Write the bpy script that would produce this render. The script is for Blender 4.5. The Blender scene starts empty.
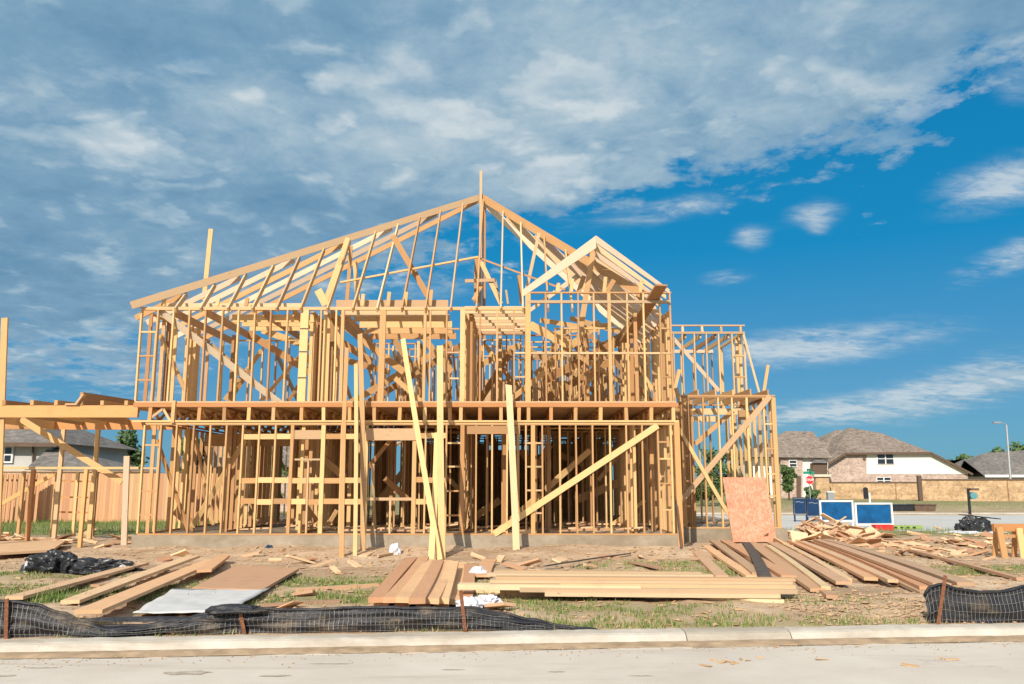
import bpy, math, random
from mathutils import Vector, Matrix, noise as mnoise
random.seed(7)
R = math.radians
S = bpy.context.scene
COL = S.collection
# ------------------------------------------------------------------ camera
FPX, PITCH, EYE = 834.0, R(9.66), 1.75
cd = bpy.data.cameras.new('camera'); cam = bpy.data.objects.new('camera', cd); COL.objects.link(cam)
cam.location = (0, 0, EYE); cam.rotation_euler = (R(90) + PITCH, 0, 0)
cd.sensor_width = 36; cd.lens = FPX / 1024 * 36; cd.clip_start = 0.1; cd.clip_end = 3000
S.camera = cam
cp, sp = math.cos(PITCH), math.sin(PITCH)
def ray(px, py):
    a, b = px - 512, 342 - py
    return Vector((a, FPX * cp - b * sp, FPX * sp + b * cp))
def at(px, py, Y):                     # measured photo position -> world point in the vertical plane Y
    d = ray(px, py); return Vector((0, 0, EYE)) + d * (Y / d.y)
def gz(px, py, z=0.16):                # measured photo position -> world point at height z
    d = ray(px, py); return Vector((0, 0, EYE)) + d * ((z - EYE) / d.z)

# ------------------------------------------------------------------ materials
class NT:
    def __init__(s, m):
        s.t = m.node_tree; s.n = s.t.nodes; s.l = s.t.links
    def new(s, ty, **kw):
        x = s.n.new(ty)
        for k, v in kw.items(): setattr(x, k, v)
        return x
    def put(s, sock, v):
        if v is None: return
        if isinstance(v, bpy.types.NodeSocket): s.l.new(v, sock)
        else:
            if hasattr(sock.default_value, '__len__') and not isinstance(v, (int, float)):
                v = tuple(v)
                if len(sock.default_value) == 4 and len(v) == 3: v = v + (1,)
            sock.default_value = v
    def math(s, op, a, b=None, c=None, clamp=False):
        x = s.new('ShaderNodeMath', operation=op, use_clamp=clamp)
        s.put(x.inputs[0], a); s.put(x.inputs[1], b); s.put(x.inputs[2], c)
        return x.outputs[0]
    def vmath(s, op, a, b=None):
        x = s.new('ShaderNodeVectorMath', operation=op)
        s.put(x.inputs[0], a); s.put(x.inputs[1], b); return x.outputs[0]
    def noise(s, vec, scale, detail=4, rough=.55, dist=0):
        x = s.new('ShaderNodeTexNoise'); s.put(x.inputs['Vector'], vec); s.put(x.inputs['Scale'], scale)
        s.put(x.inputs['Detail'], detail); s.put(x.inputs['Roughness'], rough); s.put(x.inputs['Distortion'], dist)
        return x.outputs['Fac']
    def mix(s, f, a, b):
        x = s.new('ShaderNodeMix', data_type='RGBA'); s.put(x.inputs[0], f); s.put(x.inputs[6], a); s.put(x.inputs[7], b)
        return x.outputs[2]
    def rng(s, v, a, b, c=0., d=1., smooth=False):
        x = s.new('ShaderNodeMapRange', interpolation_type='SMOOTHSTEP' if smooth else 'LINEAR')
        s.put(x.inputs[0], v); s.put(x.inputs[1], a); s.put(x.inputs[2], b); s.put(x.inputs[3], c); s.put(x.inputs[4], d)
        return x.outputs[0]
    def ramp(s, f, stops):
        x = s.new('ShaderNodeValToRGB'); e = x.color_ramp.elements
        while len(e) < len(stops): e.new(.5)
        for q, (p, c) in zip(e, stops): q.position = p; q.color = tuple(c) + (1,)
        s.put(x.inputs[0], f); return x.outputs[0]
def mat(name, rough=.8, spec=.3):
    m = bpy.data.materials.new(name); m.use_nodes = True
    t = NT(m); b = t.n['Principled BSDF']; b.inputs['Roughness'].default_value = rough
    b.inputs['Specular IOR Level'].default_value = spec
    return m, t, b
def bump(t, b, h, st, dist=.02):
    x = t.new('ShaderNodeBump'); t.put(x.inputs['Height'], h); x.inputs['Strength'].default_value = st; x.inputs['Distance'].default_value = dist
    t.l.new(x.outputs[0], b.inputs['Normal'])
def geo_pos(t): return t.new('ShaderNodeNewGeometry').outputs['Position']

def wood(name, light, dark, knot=(.2, .1, .045), var=.35, dirt=0.):
    m, t, b = mat(name, .75, .25)
    uv = t.new('ShaderNodeUVMap').outputs[0]
    sep = t.new('ShaderNodeSeparateXYZ'); t.put(sep.inputs[0], uv)
    k = t.math('FLOOR', t.math('ADD', t.math('DIVIDE', sep.outputs[0], 20.), .5))
    wn = t.new('ShaderNodeTexWhiteNoise', noise_dimensions='1D'); t.put(wn.inputs['W'], k)
    cmb = t.new('ShaderNodeCombineXYZ'); t.put(cmb.inputs[0], t.math('MULTIPLY', sep.outputs[0], .9)); t.put(cmb.inputs[1], t.math('MULTIPLY', sep.outputs[1], 26.)); t.put(cmb.inputs[2], k)
    g = t.noise(cmb.outputs[0], 2.2, 5, .6, .6)
    c2 = t.new('ShaderNodeCombineXYZ'); t.put(c2.inputs[0], t.math('MULTIPLY', sep.outputs[0], 2.3)); t.put(c2.inputs[1], t.math('MULTIPLY', sep.outputs[1], 11.)); t.put(c2.inputs[2], k)
    vo = t.new('ShaderNodeTexVoronoi'); t.put(vo.inputs['Vector'], c2.outputs[0]); vo.inputs['Scale'].default_value = .85
    kn = t.rng(vo.outputs['Distance'], .03, .10, .6, 0., True)
    tone = t.math('ADD', t.math('MULTIPLY', wn.outputs[0], var * 1.6), t.math('MULTIPLY', g, 1. - var * .6))
    col = t.mix(t.rng(tone, .25, .95), dark, light)
    wn2 = t.new('ShaderNodeTexWhiteNoise', noise_dimensions='1D'); t.put(wn2.inputs['W'], t.math('ADD', k, .37))
    col = t.mix(t.math('MULTIPLY', t.math('GREATER_THAN', wn2.outputs[0], .86), .55), col, tuple(Vector(dark) * .6 + Vector((.05, .05, .045))))
    col = t.mix(kn, col, knot)
    hs = t.new('ShaderNodeHueSaturation'); t.put(hs.inputs['Color'], col)
    t.put(hs.inputs['Hue'], t.rng(wn.outputs[1] if False else wn.outputs[0], 0, 1, .492, .508)); t.put(hs.inputs['Value'], t.rng(wn.outputs[0], 0, 1, .86, 1.1))
    col = hs.outputs[0]
    wz = t.noise(geo_pos(t), 1.7, 4, .6); col = t.mix(t.rng(wz, .54, .74, 0, .32, True), col, tuple(Vector(dark) * .72 + Vector((.02, .025, .03))))
    if dirt:
        dn = t.noise(geo_pos(t), 3.5, 5, .65)
        col = t.mix(t.rng(dn, .5, .75, 0, dirt, True), col, (.22, .15, .09))
    t.put(b.inputs['Base Color'], col)
    bump(t, b, g, .25, .004)
    return m
def flat(name, col, rough=.7, spec=.3, var=.15, scale=6., metal=0., bmp=0.):
    m, t, b = mat(name, rough, spec)
    n = t.noise(geo_pos(t), scale, 5, .6)
    c = Vector(col)
    t.put(b.inputs['Base Color'], t.mix(t.rng(n, .3, .7), tuple(c * (1 - var)), tuple(min(1, q) for q in c * (1 + var))))
    b.inputs['Metallic'].default_value = metal
    if bmp: bump(t, b, n, bmp, .02)
    return m
M = {}
M['stud'] = wood('pine_stud', (.69, .45, .215), (.49, .27, .10), var=.5)
M['pale'] = wood('pale_spruce', (.65, .475, .285), (.55, .37, .195))
M['orange'] = wood('orange_fir', (.66, .36, .155), (.50, .235, .08))
M['inner'] = wood('weathered_framing', (.68, .435, .205), (.46, .25, .10), var=.6)
M['pink'] = wood('pinkish_plank', (.71, .43, .245), (.55, .30, .155), dirt=.2)
M['tan'] = wood('tan_plank', (.68, .455, .28), (.50, .30, .17), dirt=.3)
M['darkplank'] = flat('dark_wet_plank', (.085, .07, .06), .7, .3, .3, 8)
M['cedar'] = wood('cedar_fence', (.62, .355, .195), (.54, .295, .15), var=.25)
M['stack'] = wood('stacked_lumber', (.69, .52, .335), (.61, .435, .255), var=.25, dirt=.12)
M['scrap'] = wood('scrap_wood', (.72, .49, .30), (.48, .265, .14), var=.7, dirt=.25)
M['white_lumber'] = wood('whitish_lumber', (.67, .54, .395), (.59, .44, .295))

def osb_mat():
    m, t, b = mat('strand_board', .8, .2)
    p = geo_pos(t)
    vo = t.new('ShaderNodeTexVoronoi'); t.put(vo.inputs['Vector'], t.vmath('MULTIPLY', p, (1., 1., .6))); vo.inputs['Scale'].default_value = 26.
    n = t.noise(p, 3., 4, .6)
    f = t.math('ADD', t.math('MULTIPLY', vo.outputs['Color'], .5), t.math('MULTIPLY', n, .5))
    t.put(b.inputs['Base Color'], t.ramp(f, [(.2, (.52, .20, .115)), (.5, (.64, .285, .18)), (.8, (.74, .42, .30))]))
    bump(t, b, vo.outputs['Distance'], .3, .006)
    return m
M['osb'] = osb_mat()
M['deck'] = flat('floor_decking', (.52, .34, .185), .8, .2, .25, 5)
M['ply'] = wood('plywood_sheet', (.64, .42, .25), (.53, .32, .18), var=.2, dirt=.35)

def concrete(name, c1, c2, stain, sc=1.2, smask=(.56, .72)):
    m, t, b = mat(name, .85, .25)
    p = geo_pos(t)
    n1 = t.noise(p, sc, 6, .62); n2 = t.noise(t.vmath('MULTIPLY', p, (.3, 2.4, 1)), .9, 7, .72, .6); n3 = t.noise(p, 60, 3, .6)
    col = t.mix(t.rng(n1, .3, .7), c1, c2)
    col = t.mix(t.rng(n2, smask[0], smask[1], 0, .55, True), col, stain)
    col = t.mix(t.rng(n3, .35, .75, 0, .18), col, tuple(Vector(c1) * .6))
    vc = t.new('ShaderNodeTexVoronoi', feature='DISTANCE_TO_EDGE'); t.put(vc.inputs['Vector'], t.vmath('ADD', p, t.vmath('MULTIPLY', (1., 1., 1.), (0., 0., 0.)))); vc.inputs['Scale'].default_value = .33
    wc = t.noise(p, 1.9, 6, .7); crack = t.rng(t.math('ADD', vc.outputs['Distance'], t.math('MULTIPLY', t.math('SUBTRACT', wc, .5), .22)), .0, .008, .5, 0., False)
    cm = t.math('MULTIPLY', t.math('MULTIPLY', crack, t.rng(t.math('ABSOLUTE', t.math('ADD', vc.outputs['Distance'], t.math('MULTIPLY', t.math('SUBTRACT', wc, .5), .22))), .0, .008, 1., 0.)), t.rng(t.noise(p, .25, 2, .5), .5, .6, 0, 1.))
    col = t.mix(cm, col, tuple(Vector(stain) * .55))
    t.put(b.inputs['Base Color'], col); bump(t, b, n3, .2, .006)
    return m
M['road'] = concrete('road_concrete', (.54, .475, .40), (.645, .585, .505), (.40, .32, .24), .8, (.50, .72))
M['curb'] = concrete('curb_concrete', (.45, .395, .32), (.62, .57, .49), (.30, .23, .155), 2.5, (.5, .7))
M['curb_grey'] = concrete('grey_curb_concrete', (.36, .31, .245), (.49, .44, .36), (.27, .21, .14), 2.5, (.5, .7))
M['slab'] = concrete('slab_concrete', (.27, .225, .165), (.42, .36, .275), (.20, .15, .095), 2.6, (.44, .62))
M['gutter'] = flat('gutter_mud', (.40, .285, .18), .9, .2, .3, 5)
M['farroad'] = concrete('far_road_concrete', (.50, .48, .45), (.58, .56, .52), (.42, .38, .33), .4)
M['stain'] = flat('road_stain', (.43, .365, .295), .9, .15, .3, 14)
M['wall_white'] = flat('white_stucco', (.80, .77, .70), .85, .2, .05, 2)
M['wall_grey'] = flat('grey_siding', (.50, .49, .46), .85, .2, .06, 2)
M['glass'] = flat('window_glass', (.03, .035, .045), .12, .6, .2, 1)
M['white'] = flat('white_paint', (.80, .80, .78), .5, .4, .04, 4)
M['steel'] = flat('galvanised_steel', (.45, .46, .47), .45, .5, .1, 6, .6)
M['rust'] = flat('rusty_steel', (.20, .085, .045), .85, .2, .4, 40)
M['black'] = flat('black_plastic', (.022, .023, .026), .38, .5, .4, 9, 0, .4)
M['fabric'] = flat('silt_fabric', (.024, .025, .03), .42, .45, .4, 14, 0, .5)
m_, t_, b_m = mat('silt_fabric', .45, .4); p_m = geo_pos(t_); n_m = t_.noise(t_.vmath('MULTIPLY', p_m, (1., 1., 2.)), 2.2, 6, .65); s_m = t_.new('ShaderNodeSeparateXYZ'); t_.put(s_m.inputs[0], p_m)
t_.put(b_m.inputs['Base Color'], t_.mix(t_.math('MULTIPLY', t_.rng(n_m, .5, .72, 0., 1., True), t_.rng(s_m.outputs[2], .5, .2, .25, .9)), (.022, .023, .028), (.20, .15, .10)))
bump(t_, b_m, t_.noise(t_.vmath('MULTIPLY', p_m, (1., 1., 3.)), 14, 5, .65), .6, .02); M['fabric'] = m_
M['wire'] = flat('fence_wire', (.25, .235, .215), .5, .5, .2, 20)
M['sheetgrey'] = flat('pale_grey_sheet', (.55, .55, .54), .7, .3, .12, 4)
M['paper'] = flat('white_wrapper', (.62, .62, .66), .7, .3, .06, 12)
M['blue'] = flat('blue_sign_panel', (.003, .085, .235), .45, .4, .35, 3.0)
M['navy'] = flat('navy_sign_panel', (.006, .035, .10), .45, .4, .2, 3.0)
M['red'] = flat('red_paint', (.62, .03, .035), .5, .4, .1, 8)
M['green'] = flat('green_sign', (.01, .26, .16), .5, .4, .1, 8)
M['teal'] = flat('teal_plastic', (.10, .26, .28), .5, .4, .1, 8)
M['lime'] = flat('lime_plastic', (.28, .40, .10), .5, .4, .15, 8)
M['trim'] = flat('brown_trim', (.13, .085, .06), .7, .3, .2, 5)
M['bark'] = flat('bark', (.11, .075, .05), .95, .1, .4, 12, 0, .6)
M['capstone'] = flat('cast_stone_cap', (.62, .56, .46), .85, .2, .1, 3)
M['ink'] = flat('stamped_ink', (.18, .10, .08), .9, .1, .3, 20)

def masonry(name, c1, c2, mortar, bw, bh):
    m, t, b = mat(name, .9, .15)
    p = geo_pos(t); s = t.new('ShaderNodeSeparateXYZ'); t.put(s.inputs[0], p)
    c = t.new('ShaderNodeCombineXYZ'); t.put(c.inputs[0], t.math('ADD', s.outputs[0], s.outputs[1])); t.put(c.inputs[1], s.outputs[2])
    br = t.new('ShaderNodeTexBrick'); t.put(br.inputs['Vector'], c.outputs[0])
    br.inputs['Color1'].default_value = c1 + (1,); br.inputs['Color2'].default_value = c2 + (1,); br.inputs['Mortar'].default_value = mortar + (1,)
    br.inputs['Scale'].default_value = 1; br.inputs['Brick Width'].default_value = bw; br.inputs['Row Height'].default_value = bh
    br.inputs['Mortar Size'].default_value = bh * .06
    n = t.noise(p, 1.6, 5, .65); n2 = t.noise(p, 5, 4, .65)
    f = t.math('ADD', t.math('MULTIPLY', n, .5), t.math('MULTIPLY', n2, .5))
    hs = t.new('ShaderNodeHueSaturation'); t.put(hs.inputs['Color'], br.outputs['Color']); t.put(hs.inputs['Value'], t.rng(f, .36, .64, .6, 1.35))
    t.put(b.inputs['Base Color'], hs.outputs[0]); bump(t, b, br.outputs['Fac'], -.4, .02)
    return m
M['stone'] = masonry('limestone_wall', (.56, .385, .225), (.42, .28, .155), (.46, .35, .24), .9, .3)
M['brick'] = masonry('pinkish_brick', (.52, .40, .33), (.42, .31, .255), (.50, .44, .38), .6, .2)
def shingle(name, c1, c2, c3):
    m, t, b = mat(name, .95, .1)
    p = geo_pos(t); n = t.noise(t.vmath('MULTIPLY', p, (1, 1, 2.4)), 2.2, 5, .75); n2 = t.noise(p, .35, 3, .6)
    f = t.math('ADD', t.math('MULTIPLY', n, .8), t.math('MULTIPLY', n2, .2))
    t.put(b.inputs['Base Color'], t.ramp(f, [(.36, c1), (.5, c2), (.64, c3)]))
    bump(t, b, n, .5, .04)
    return m
M['shingle'] = shingle('brown_shingles', (.13, .10, .08), (.235, .19, .155), (.36, .30, .25))
M['shingle_grey'] = shingle('grey_shingles', (.11, .10, .095), (.18, .165, .15), (.27, .245, .22))
def leafmat(name, c1, c2):
    m, t, b = mat(name, .65, .25)
    uv = t.new('ShaderNodeUVMap').outputs[0]
    wn = t.new('ShaderNodeTexWhiteNoise', noise_dimensions='2D'); t.put(wn.inputs['Vector'], uv)
    t.put(b.inputs['Base Color'], t.mix(wn.outputs[0], c1, c2))
    return m
M['leaf'] = leafmat('tree_leaves', (.05, .10, .03), (.12, .18, .06))
M['leaf_dark'] = leafmat('dark_needles', (.065, .125, .045), (.14, .21, .08))
M['grass'] = leafmat('grass_blades', (.075, .15, .03), (.20, .26, .07))
M['drygrass'] = leafmat('dry_grass', (.30, .24, .11), (.42, .35, .18))
M['clod'] = flat('dirt_clods', (.43, .295, .185), .95, .1, .35, 30)
M['chips'] = leafmat('wood_chips', (.42, .25, .12), (.66, .45, .25))

# ground: dirt with grass tint from an attribute
def ground_mat():
    m, t, b = mat('site_dirt', .95, .12)
    p = geo_pos(t)
    at_ = t.new('ShaderNodeAttribute', attribute_name='grass')
    n1 = t.noise(p, .9, 6, .65); n2 = t.noise(p, 7, 6, .7); n3 = t.noise(p, 35, 4, .7)
    f = t.math('ADD', t.math('MULTIPLY', n1, .4), t.math('ADD', t.math('MULTIPLY', n2, .38), t.math('MULTIPLY', n3, .22)))
    dirt = t.ramp(f, [(.33, (.25, .17, .11)), (.44, (.46, .32, .205)), (.55, (.60, .445, .30)), (.66, (.74, .60, .45))])
    gr = t.ramp(f, [(.34, (.05, .085, .018)), (.5, (.11, .16, .038)), (.66, (.28, .28, .10))])
    n0 = t.noise(p, .38, 5, .62, .5); dirt = t.mix(t.rng(n0, .46, .66, 0, .5, True), dirt, (.25, .165, .10))
    gm = t.math('MULTIPLY', at_.outputs['Fac'], t.rng(t.math('ADD', n2, t.math('MULTIPLY', n3, .5)), .55, .9, .35, 1., True), None, True)
    t.put(b.inputs['Base Color'], t.mix(gm, dirt, gr))
    h = t.math('ADD', t.math('MULTIPLY', n2, .6), t.math('MULTIPLY', n3, .4)); bump(t, b, h, .8, .05)
    return m
M['ground'] = ground_mat()

# ------------------------------------------------------------------ mesh builder
class MB:
    cnt = 0
    def __init__(s): s.v = []; s.f = []; s.uv = []
    def beam(s, p0, p1, w, h, up=(0, 0, 1), roll=0.):
        """board of length p0-p1, w thick sideways, h deep along up"""
        p0, p1 = Vector(p0), Vector(p1); d = p1 - p0; L = d.length
        if L < 1e-6: return
        d.normalize(); up = Vector(up)
        if abs(d.dot(up)) > .98: up = Vector((0, 1, 0)) if abs(d.y) < .9 else Vector((0, 0, 1))
        sd = d.cross(up).normalized(); u = sd.cross(d).normalized()
        if roll:
            sd, u = sd * math.cos(roll) + u * math.sin(roll), u * math.cos(roll) - sd * math.sin(roll)
        MB.cnt += 1; k = MB.cnt % 400; u0 = 20. * k - L / 2
        b = len(s.v)
        for q in (p0, p1):
            for (a, c) in ((-1, -1), (1, -1), (1, 1), (-1, 1)):
                s.v.append(q + sd * (a * w / 2) + u * (c * h / 2))
        per = [w, h, w, h]; acc = 0.
        for i in range(4):
            j = (i + 1) % 4
            s.f.append((b + i, b + j, b + 4 + j, b + 4 + i))
            s.uv.append([(u0, acc), (u0, acc + per[i]), (u0 + L, acc + per[i]), (u0 + L, acc)]); acc += per[i] + .03
        s.f.append((b + 3, b + 2, b + 1, b)); s.uv.append([(u0, 0), (u0, w), (u0 + .05, w), (u0 + .05, 0)])
        s.f.append((b + 4, b + 5, b + 6, b + 7)); s.uv.append([(u0, 0), (u0, w), (u0 + .05, w), (u0 + .05, 0)])
        return s
    def bent(s, p0, p1, w, h, side=0., lift=0., twist=0., n=8, up=(0, 0, 1)):
        p0, p1 = Vector(p0), Vector(p1); d = p1 - p0; L = d.length; d.normalize(); up = Vector(up)
        sd = d.cross(up).normalized(); u = sd.cross(d).normalized(); MB.cnt += 1; u0 = 20. * (MB.cnt % 400) - L / 2; b = len(s.v)
        c0, c1 = random.uniform(-.02, .02), random.uniform(-.02, .02)
        for i in range(n + 1):
            t = i / n; k = 4 * t * (1 - t); c = p0 + d * (L * t) + sd * (side * k) + u * (lift * k); a = twist * (t - .5); S_, U_ = sd * math.cos(a) + u * math.sin(a), u * math.cos(a) - sd * math.sin(a)
            for (x, z) in ((-1, -1), (1, -1), (1, 1), (-1, 1)): s.v.append(c + S_ * (x * w / 2) + U_ * (z * h / 2) + d * ((c0 if i == 0 else c1) * x if i in (0, n) else 0))
        per = [w, h, w, h]
        for i in range(n):
            acc = 0.; ua, ub = u0 + L * i / n, u0 + L * (i + 1) / n
            for j in range(4):
                k = (j + 1) % 4; q = b + i * 4
                s.f.append((q + j, q + k, q + 4 + k, q + 4 + j)); s.uv.append([(ua, acc), (ua, acc + per[j]), (ub, acc + per[j]), (ub, acc)]); acc += per[j] + .03
        for q, f in ((b, (3, 2, 1, 0)), (b + 4 * n, (0, 1, 2, 3))): s.f.append(tuple(q + j for j in f)); s.uv.append([(u0, 0), (u0, w), (u0 + .05, w), (u0 + .05, 0)])
        return s
    def box(s, lo, hi):
        lo, hi = Vector(lo), Vector(hi); c = (lo + hi) / 2
        return s.beam((lo.x, c.y, c.z), (hi.x, c.y, c.z), hi.y - lo.y, hi.z - lo.z)
    def poly(s, pts, uv=None):
        b = len(s.v); s.v += [Vector(p) for p in pts]; s.f.append(tuple(range(b, b + len(pts))))
        s.uv.append(uv or [(p[0], p[1]) for p in pts])
    def prism(s, pts, ext):
        """closed slab: polygon pts extruded by ext"""
        n = len(pts); b = len(s.v); e = Vector(ext)
        P = [Vector(p) for p in pts]; s.v += P + [p + e for p in P]
        MB.cnt += 1; u0 = 20. * (MB.cnt % 400)
        o = P[0]; ax = (P[1] - P[0]).normalized(); nn = e.normalized(); ay = nn.cross(ax)
        q = [(u0 + (p - o).dot(ax), (p - o).dot(ay)) for p in P]
        s.f.append(tuple(range(b, b + n))[::-1]); s.uv.append(q[::-1])
        s.f.append(tuple(range(b + n, b + 2 * n))); s.uv.append(q)
        for i in range(n):
            j = (i + 1) % n; l = (P[j] - P[i]).length
            s.f.append((b + i, b + j, b + n + j, b + n + i)); s.uv.append([(u0, 0), (u0 + l, 0), (u0 + l, e.length), (u0, e.length)])
        return s
    def tube(s, pts, r, n=8, r1=None):
        pts = [Vector(p) for p in pts]; m = len(pts); b0 = len(s.v)
        for i, p in enumerate(pts):
            d = (pts[min(i + 1, m - 1)] - pts[max(i - 1, 0)]).normalized()
            a = d.cross(Vector((0, 0, 1)) if abs(d.z) < .9 else Vector((1, 0, 0))).normalized(); c = d.cross(a)
            rr = r if r1 is None else r + (r1 - r) * i / (m - 1)
            for k in range(n):
                t = 2 * math.pi * k / n; s.v.append(p + a * (rr * math.cos(t)) + c * (rr * math.sin(t)))
        for i in range(m - 1):
            for k in range(n):
                k2 = (k + 1) % n
                s.f.append((b0 + i * n + k, b0 + i * n + k2, b0 + (i + 1) * n + k2, b0 + (i + 1) * n + k)); s.uv.append([(i, k / n), (i, (k + 1) / n), (i + 1, (k + 1) / n), (i + 1, k / n)])
        s.f.append(tuple(b0 + k for k in range(n))[::-1]); s.uv.append([(0, 0)] * n)
        s.f.append(tuple(b0 + (m - 1) * n + k for k in range(n))); s.uv.append([(0, 0)] * n)
        return s
    def build(s, name, m, parent=None, label=None, cat=None, group=None, kind=None, smooth=False, origin=None):
        me = bpy.data.meshes.new(name); o = bpy.data.objects.new(name, me); COL.objects.link(o)
        if parent is not None:
            off = wpos(parent)
            o.parent = parent
            if origin is not None: o.location = Vector(origin) - off; off = Vector(origin)
        else:
            if origin is None:
                xs = [v.x for v in s.v]; ys = [v.y for v in s.v]; zs = [v.z for v in s.v]
                origin = Vector(((min(xs) + max(xs)) / 2, (min(ys) + max(ys)) / 2, min(zs)))
            off = Vector(origin); o.location = off
        me.from_pydata([v - off for v in s.v], [], s.f)
        ul = me.uv_layers.new(name='UVMap'); flatuv = [c for f in s.uv for q in f for c in q]
        ul.data.foreach_set('uv', flatuv)
        if m is not None: me.materials.append(m)
        if smooth: me.polygons.foreach_set('use_smooth', [True] * len(me.polygons))
        me.update(); tag(o, label, cat, group, kind)
        return o
def wpos(o):
    p = Vector(o.location)
    while o.parent is not None: o = o.parent; p += Vector(o.location)
    return p
def tag(o, label=None, cat=None, group=None, kind=None):
    if label: o['label'] = label
    if cat: o['category'] = cat
    if group: o['group'] = group
    if kind: o['kind'] = kind
def empty(name, loc, label, cat, group=None):
    o = bpy.data.objects.new(name, None); COL.objects.link(o); o.location = loc; o.empty_display_size = .2
    tag(o, label, cat, group); return o
def box_obj(name, lo, hi, m, parent, **kw): return MB().box(lo, hi).build(name, m, parent, **kw)
ORD = 'first second third fourth fifth sixth seventh eighth ninth tenth eleventh twelfth thirteenth fourteenth fifteenth sixteenth seventeenth eighteenth nineteenth twentieth'.split()

# ------------------------------------------------------------------ ground, roads, kerb
GRASS = [(60, 590, 2.2, .5, .9), (20, 575, 1.8, .5, .8), (100, 598, 1.6, .5, .8), (330, 582, 1.9, .8, 1.), (290, 600, 1.5, .4, .8), (385, 596, 1.2, .5, .9), (480, 585, .9, .6, .8), (520, 600, 1.4, .4, .6), (600, 607, 1.3, .35, .7),
         (680, 565, 1.6, .6, .6), (740, 572, 1.2, .5, .9), (560, 620, 1.5, .3, .6), (710, 618, 1.6, .35, .6), (790, 600, 1.2, .4, .4), (780, 618, 1.4, .25, .6), (960, 570, 1.8, .6, .7), (850, 565, 1.4, .5, .5), (640, 612, 1.2, .3, .4)]
GP = [(gz(a, b), rx, ry, s) for a, b, rx, ry, s in GRASS]
def grassiness(x, y):
    g = 0.
    for p, rx, ry, s in GP:
        q = ((x - p.x) / rx) ** 2 + ((y - p.y) / ry) ** 2
        if q < 6: g = max(g, s * math.exp(-q))
    if y > 26.5:
        if x < -8: g = max(g, .9 if 27.5 < y < 31 or y > 32 else .5)
        if x > 8 and (y < 33 or y > 47): g = max(g, .75 if (y > 62 or y < 32) else .4)
        if -8 <= x <= 8 and y > 34: g = max(g, .8)
    return min(1., g)
def sk(x): return .09 * max(-25, min(25, x)) + .54
def gheight(x, y):
    y0 = y; y = y - sk(x)
    return gheight0(x, y, y0)
def gheight0(x, y, yr):
    if y < 9.15: return -.06
    if y < 9.42: return .045
    base = .15 - .075 * max(0., 1 - (y - 9.42) / .9)
    n = mnoise.fractal(Vector((x * .55, y * .55, 3.1)), 1., 2., 5) * .06 + mnoise.noise(Vector((x * 2.7, y * 2.7, 1.))) * .026 + mnoise.noise(Vector((x * 6.1, y * 6.1, 5.))) * .014
    n += .10 * max(0., mnoise.noise(Vector((x * 1.9, y * 1.9, 11.)))) * math.exp(-((x - 5.4) / 2.) ** 2 - ((y - 11.) / 1.3) ** 2)
    fall = min(1., (y - 9.4) / .8)
    y = yr
    far = max(0., min(1., (y - 27) / 5))
    if y > 18.6 and y < 21 and -9.8 < x < 4.6: base += (.12 + .05 * mnoise.noise(Vector((x * .8, 3, 3)))) * min(1, (y - 18.6) / 1.9)
    if -9.2 < x < 4.1 and y > 20.8 or (x > 4.1 and x < 7.6 and y > 23.8): base -= .15 if y < 33 else 0
    z = base + n * fall * (1 - far * .7)
    if 30 < y < 52 and x > 4: z -= .28 * min(1., max(0, min(y - 30, 52 - y)) / 2.5)
    return z
def axis(fine0, fine1, step, lo, hi):
    a = [fine0 + i * step for i in range(int((fine1 - fine0) / step) + 1)]
    s = step; v = a[-1]
    while v < hi: s *= 1.35; v += s; a.append(min(v, hi))
    s = step; v = a[0]; pre = []
    while v > lo: s *= 1.35; v -= s; pre.append(max(v, lo))
    return pre[::-1] + a
gxs = axis(-14.5, 15.5, .13, -900, 900); gys = axis(8.6, 23.6, .11, -60, 1500)
me = bpy.data.meshes.new('ground'); go = bpy.data.objects.new('ground', me); COL.objects.link(go)
nx, ny = len(gxs), len(gys)
me.from_pydata([(x, y, gheight(x, y)) for y in gys for x in gxs], [], [(j * nx + i, j * nx + i + 1, (j + 1) * nx + i + 1, (j + 1) * nx + i) for j in range(ny - 1) for i in range(nx - 1)])
ga = me.attributes.new('grass', 'FLOAT', 'POINT'); ga.data.foreach_set('value', [grassiness(x, y) for y in gys for x in gxs])
me.polygons.foreach_set('use_smooth', [True] * len(me.polygons)); me.materials.append(M['ground']); go['kind'] = 'structure'

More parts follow.
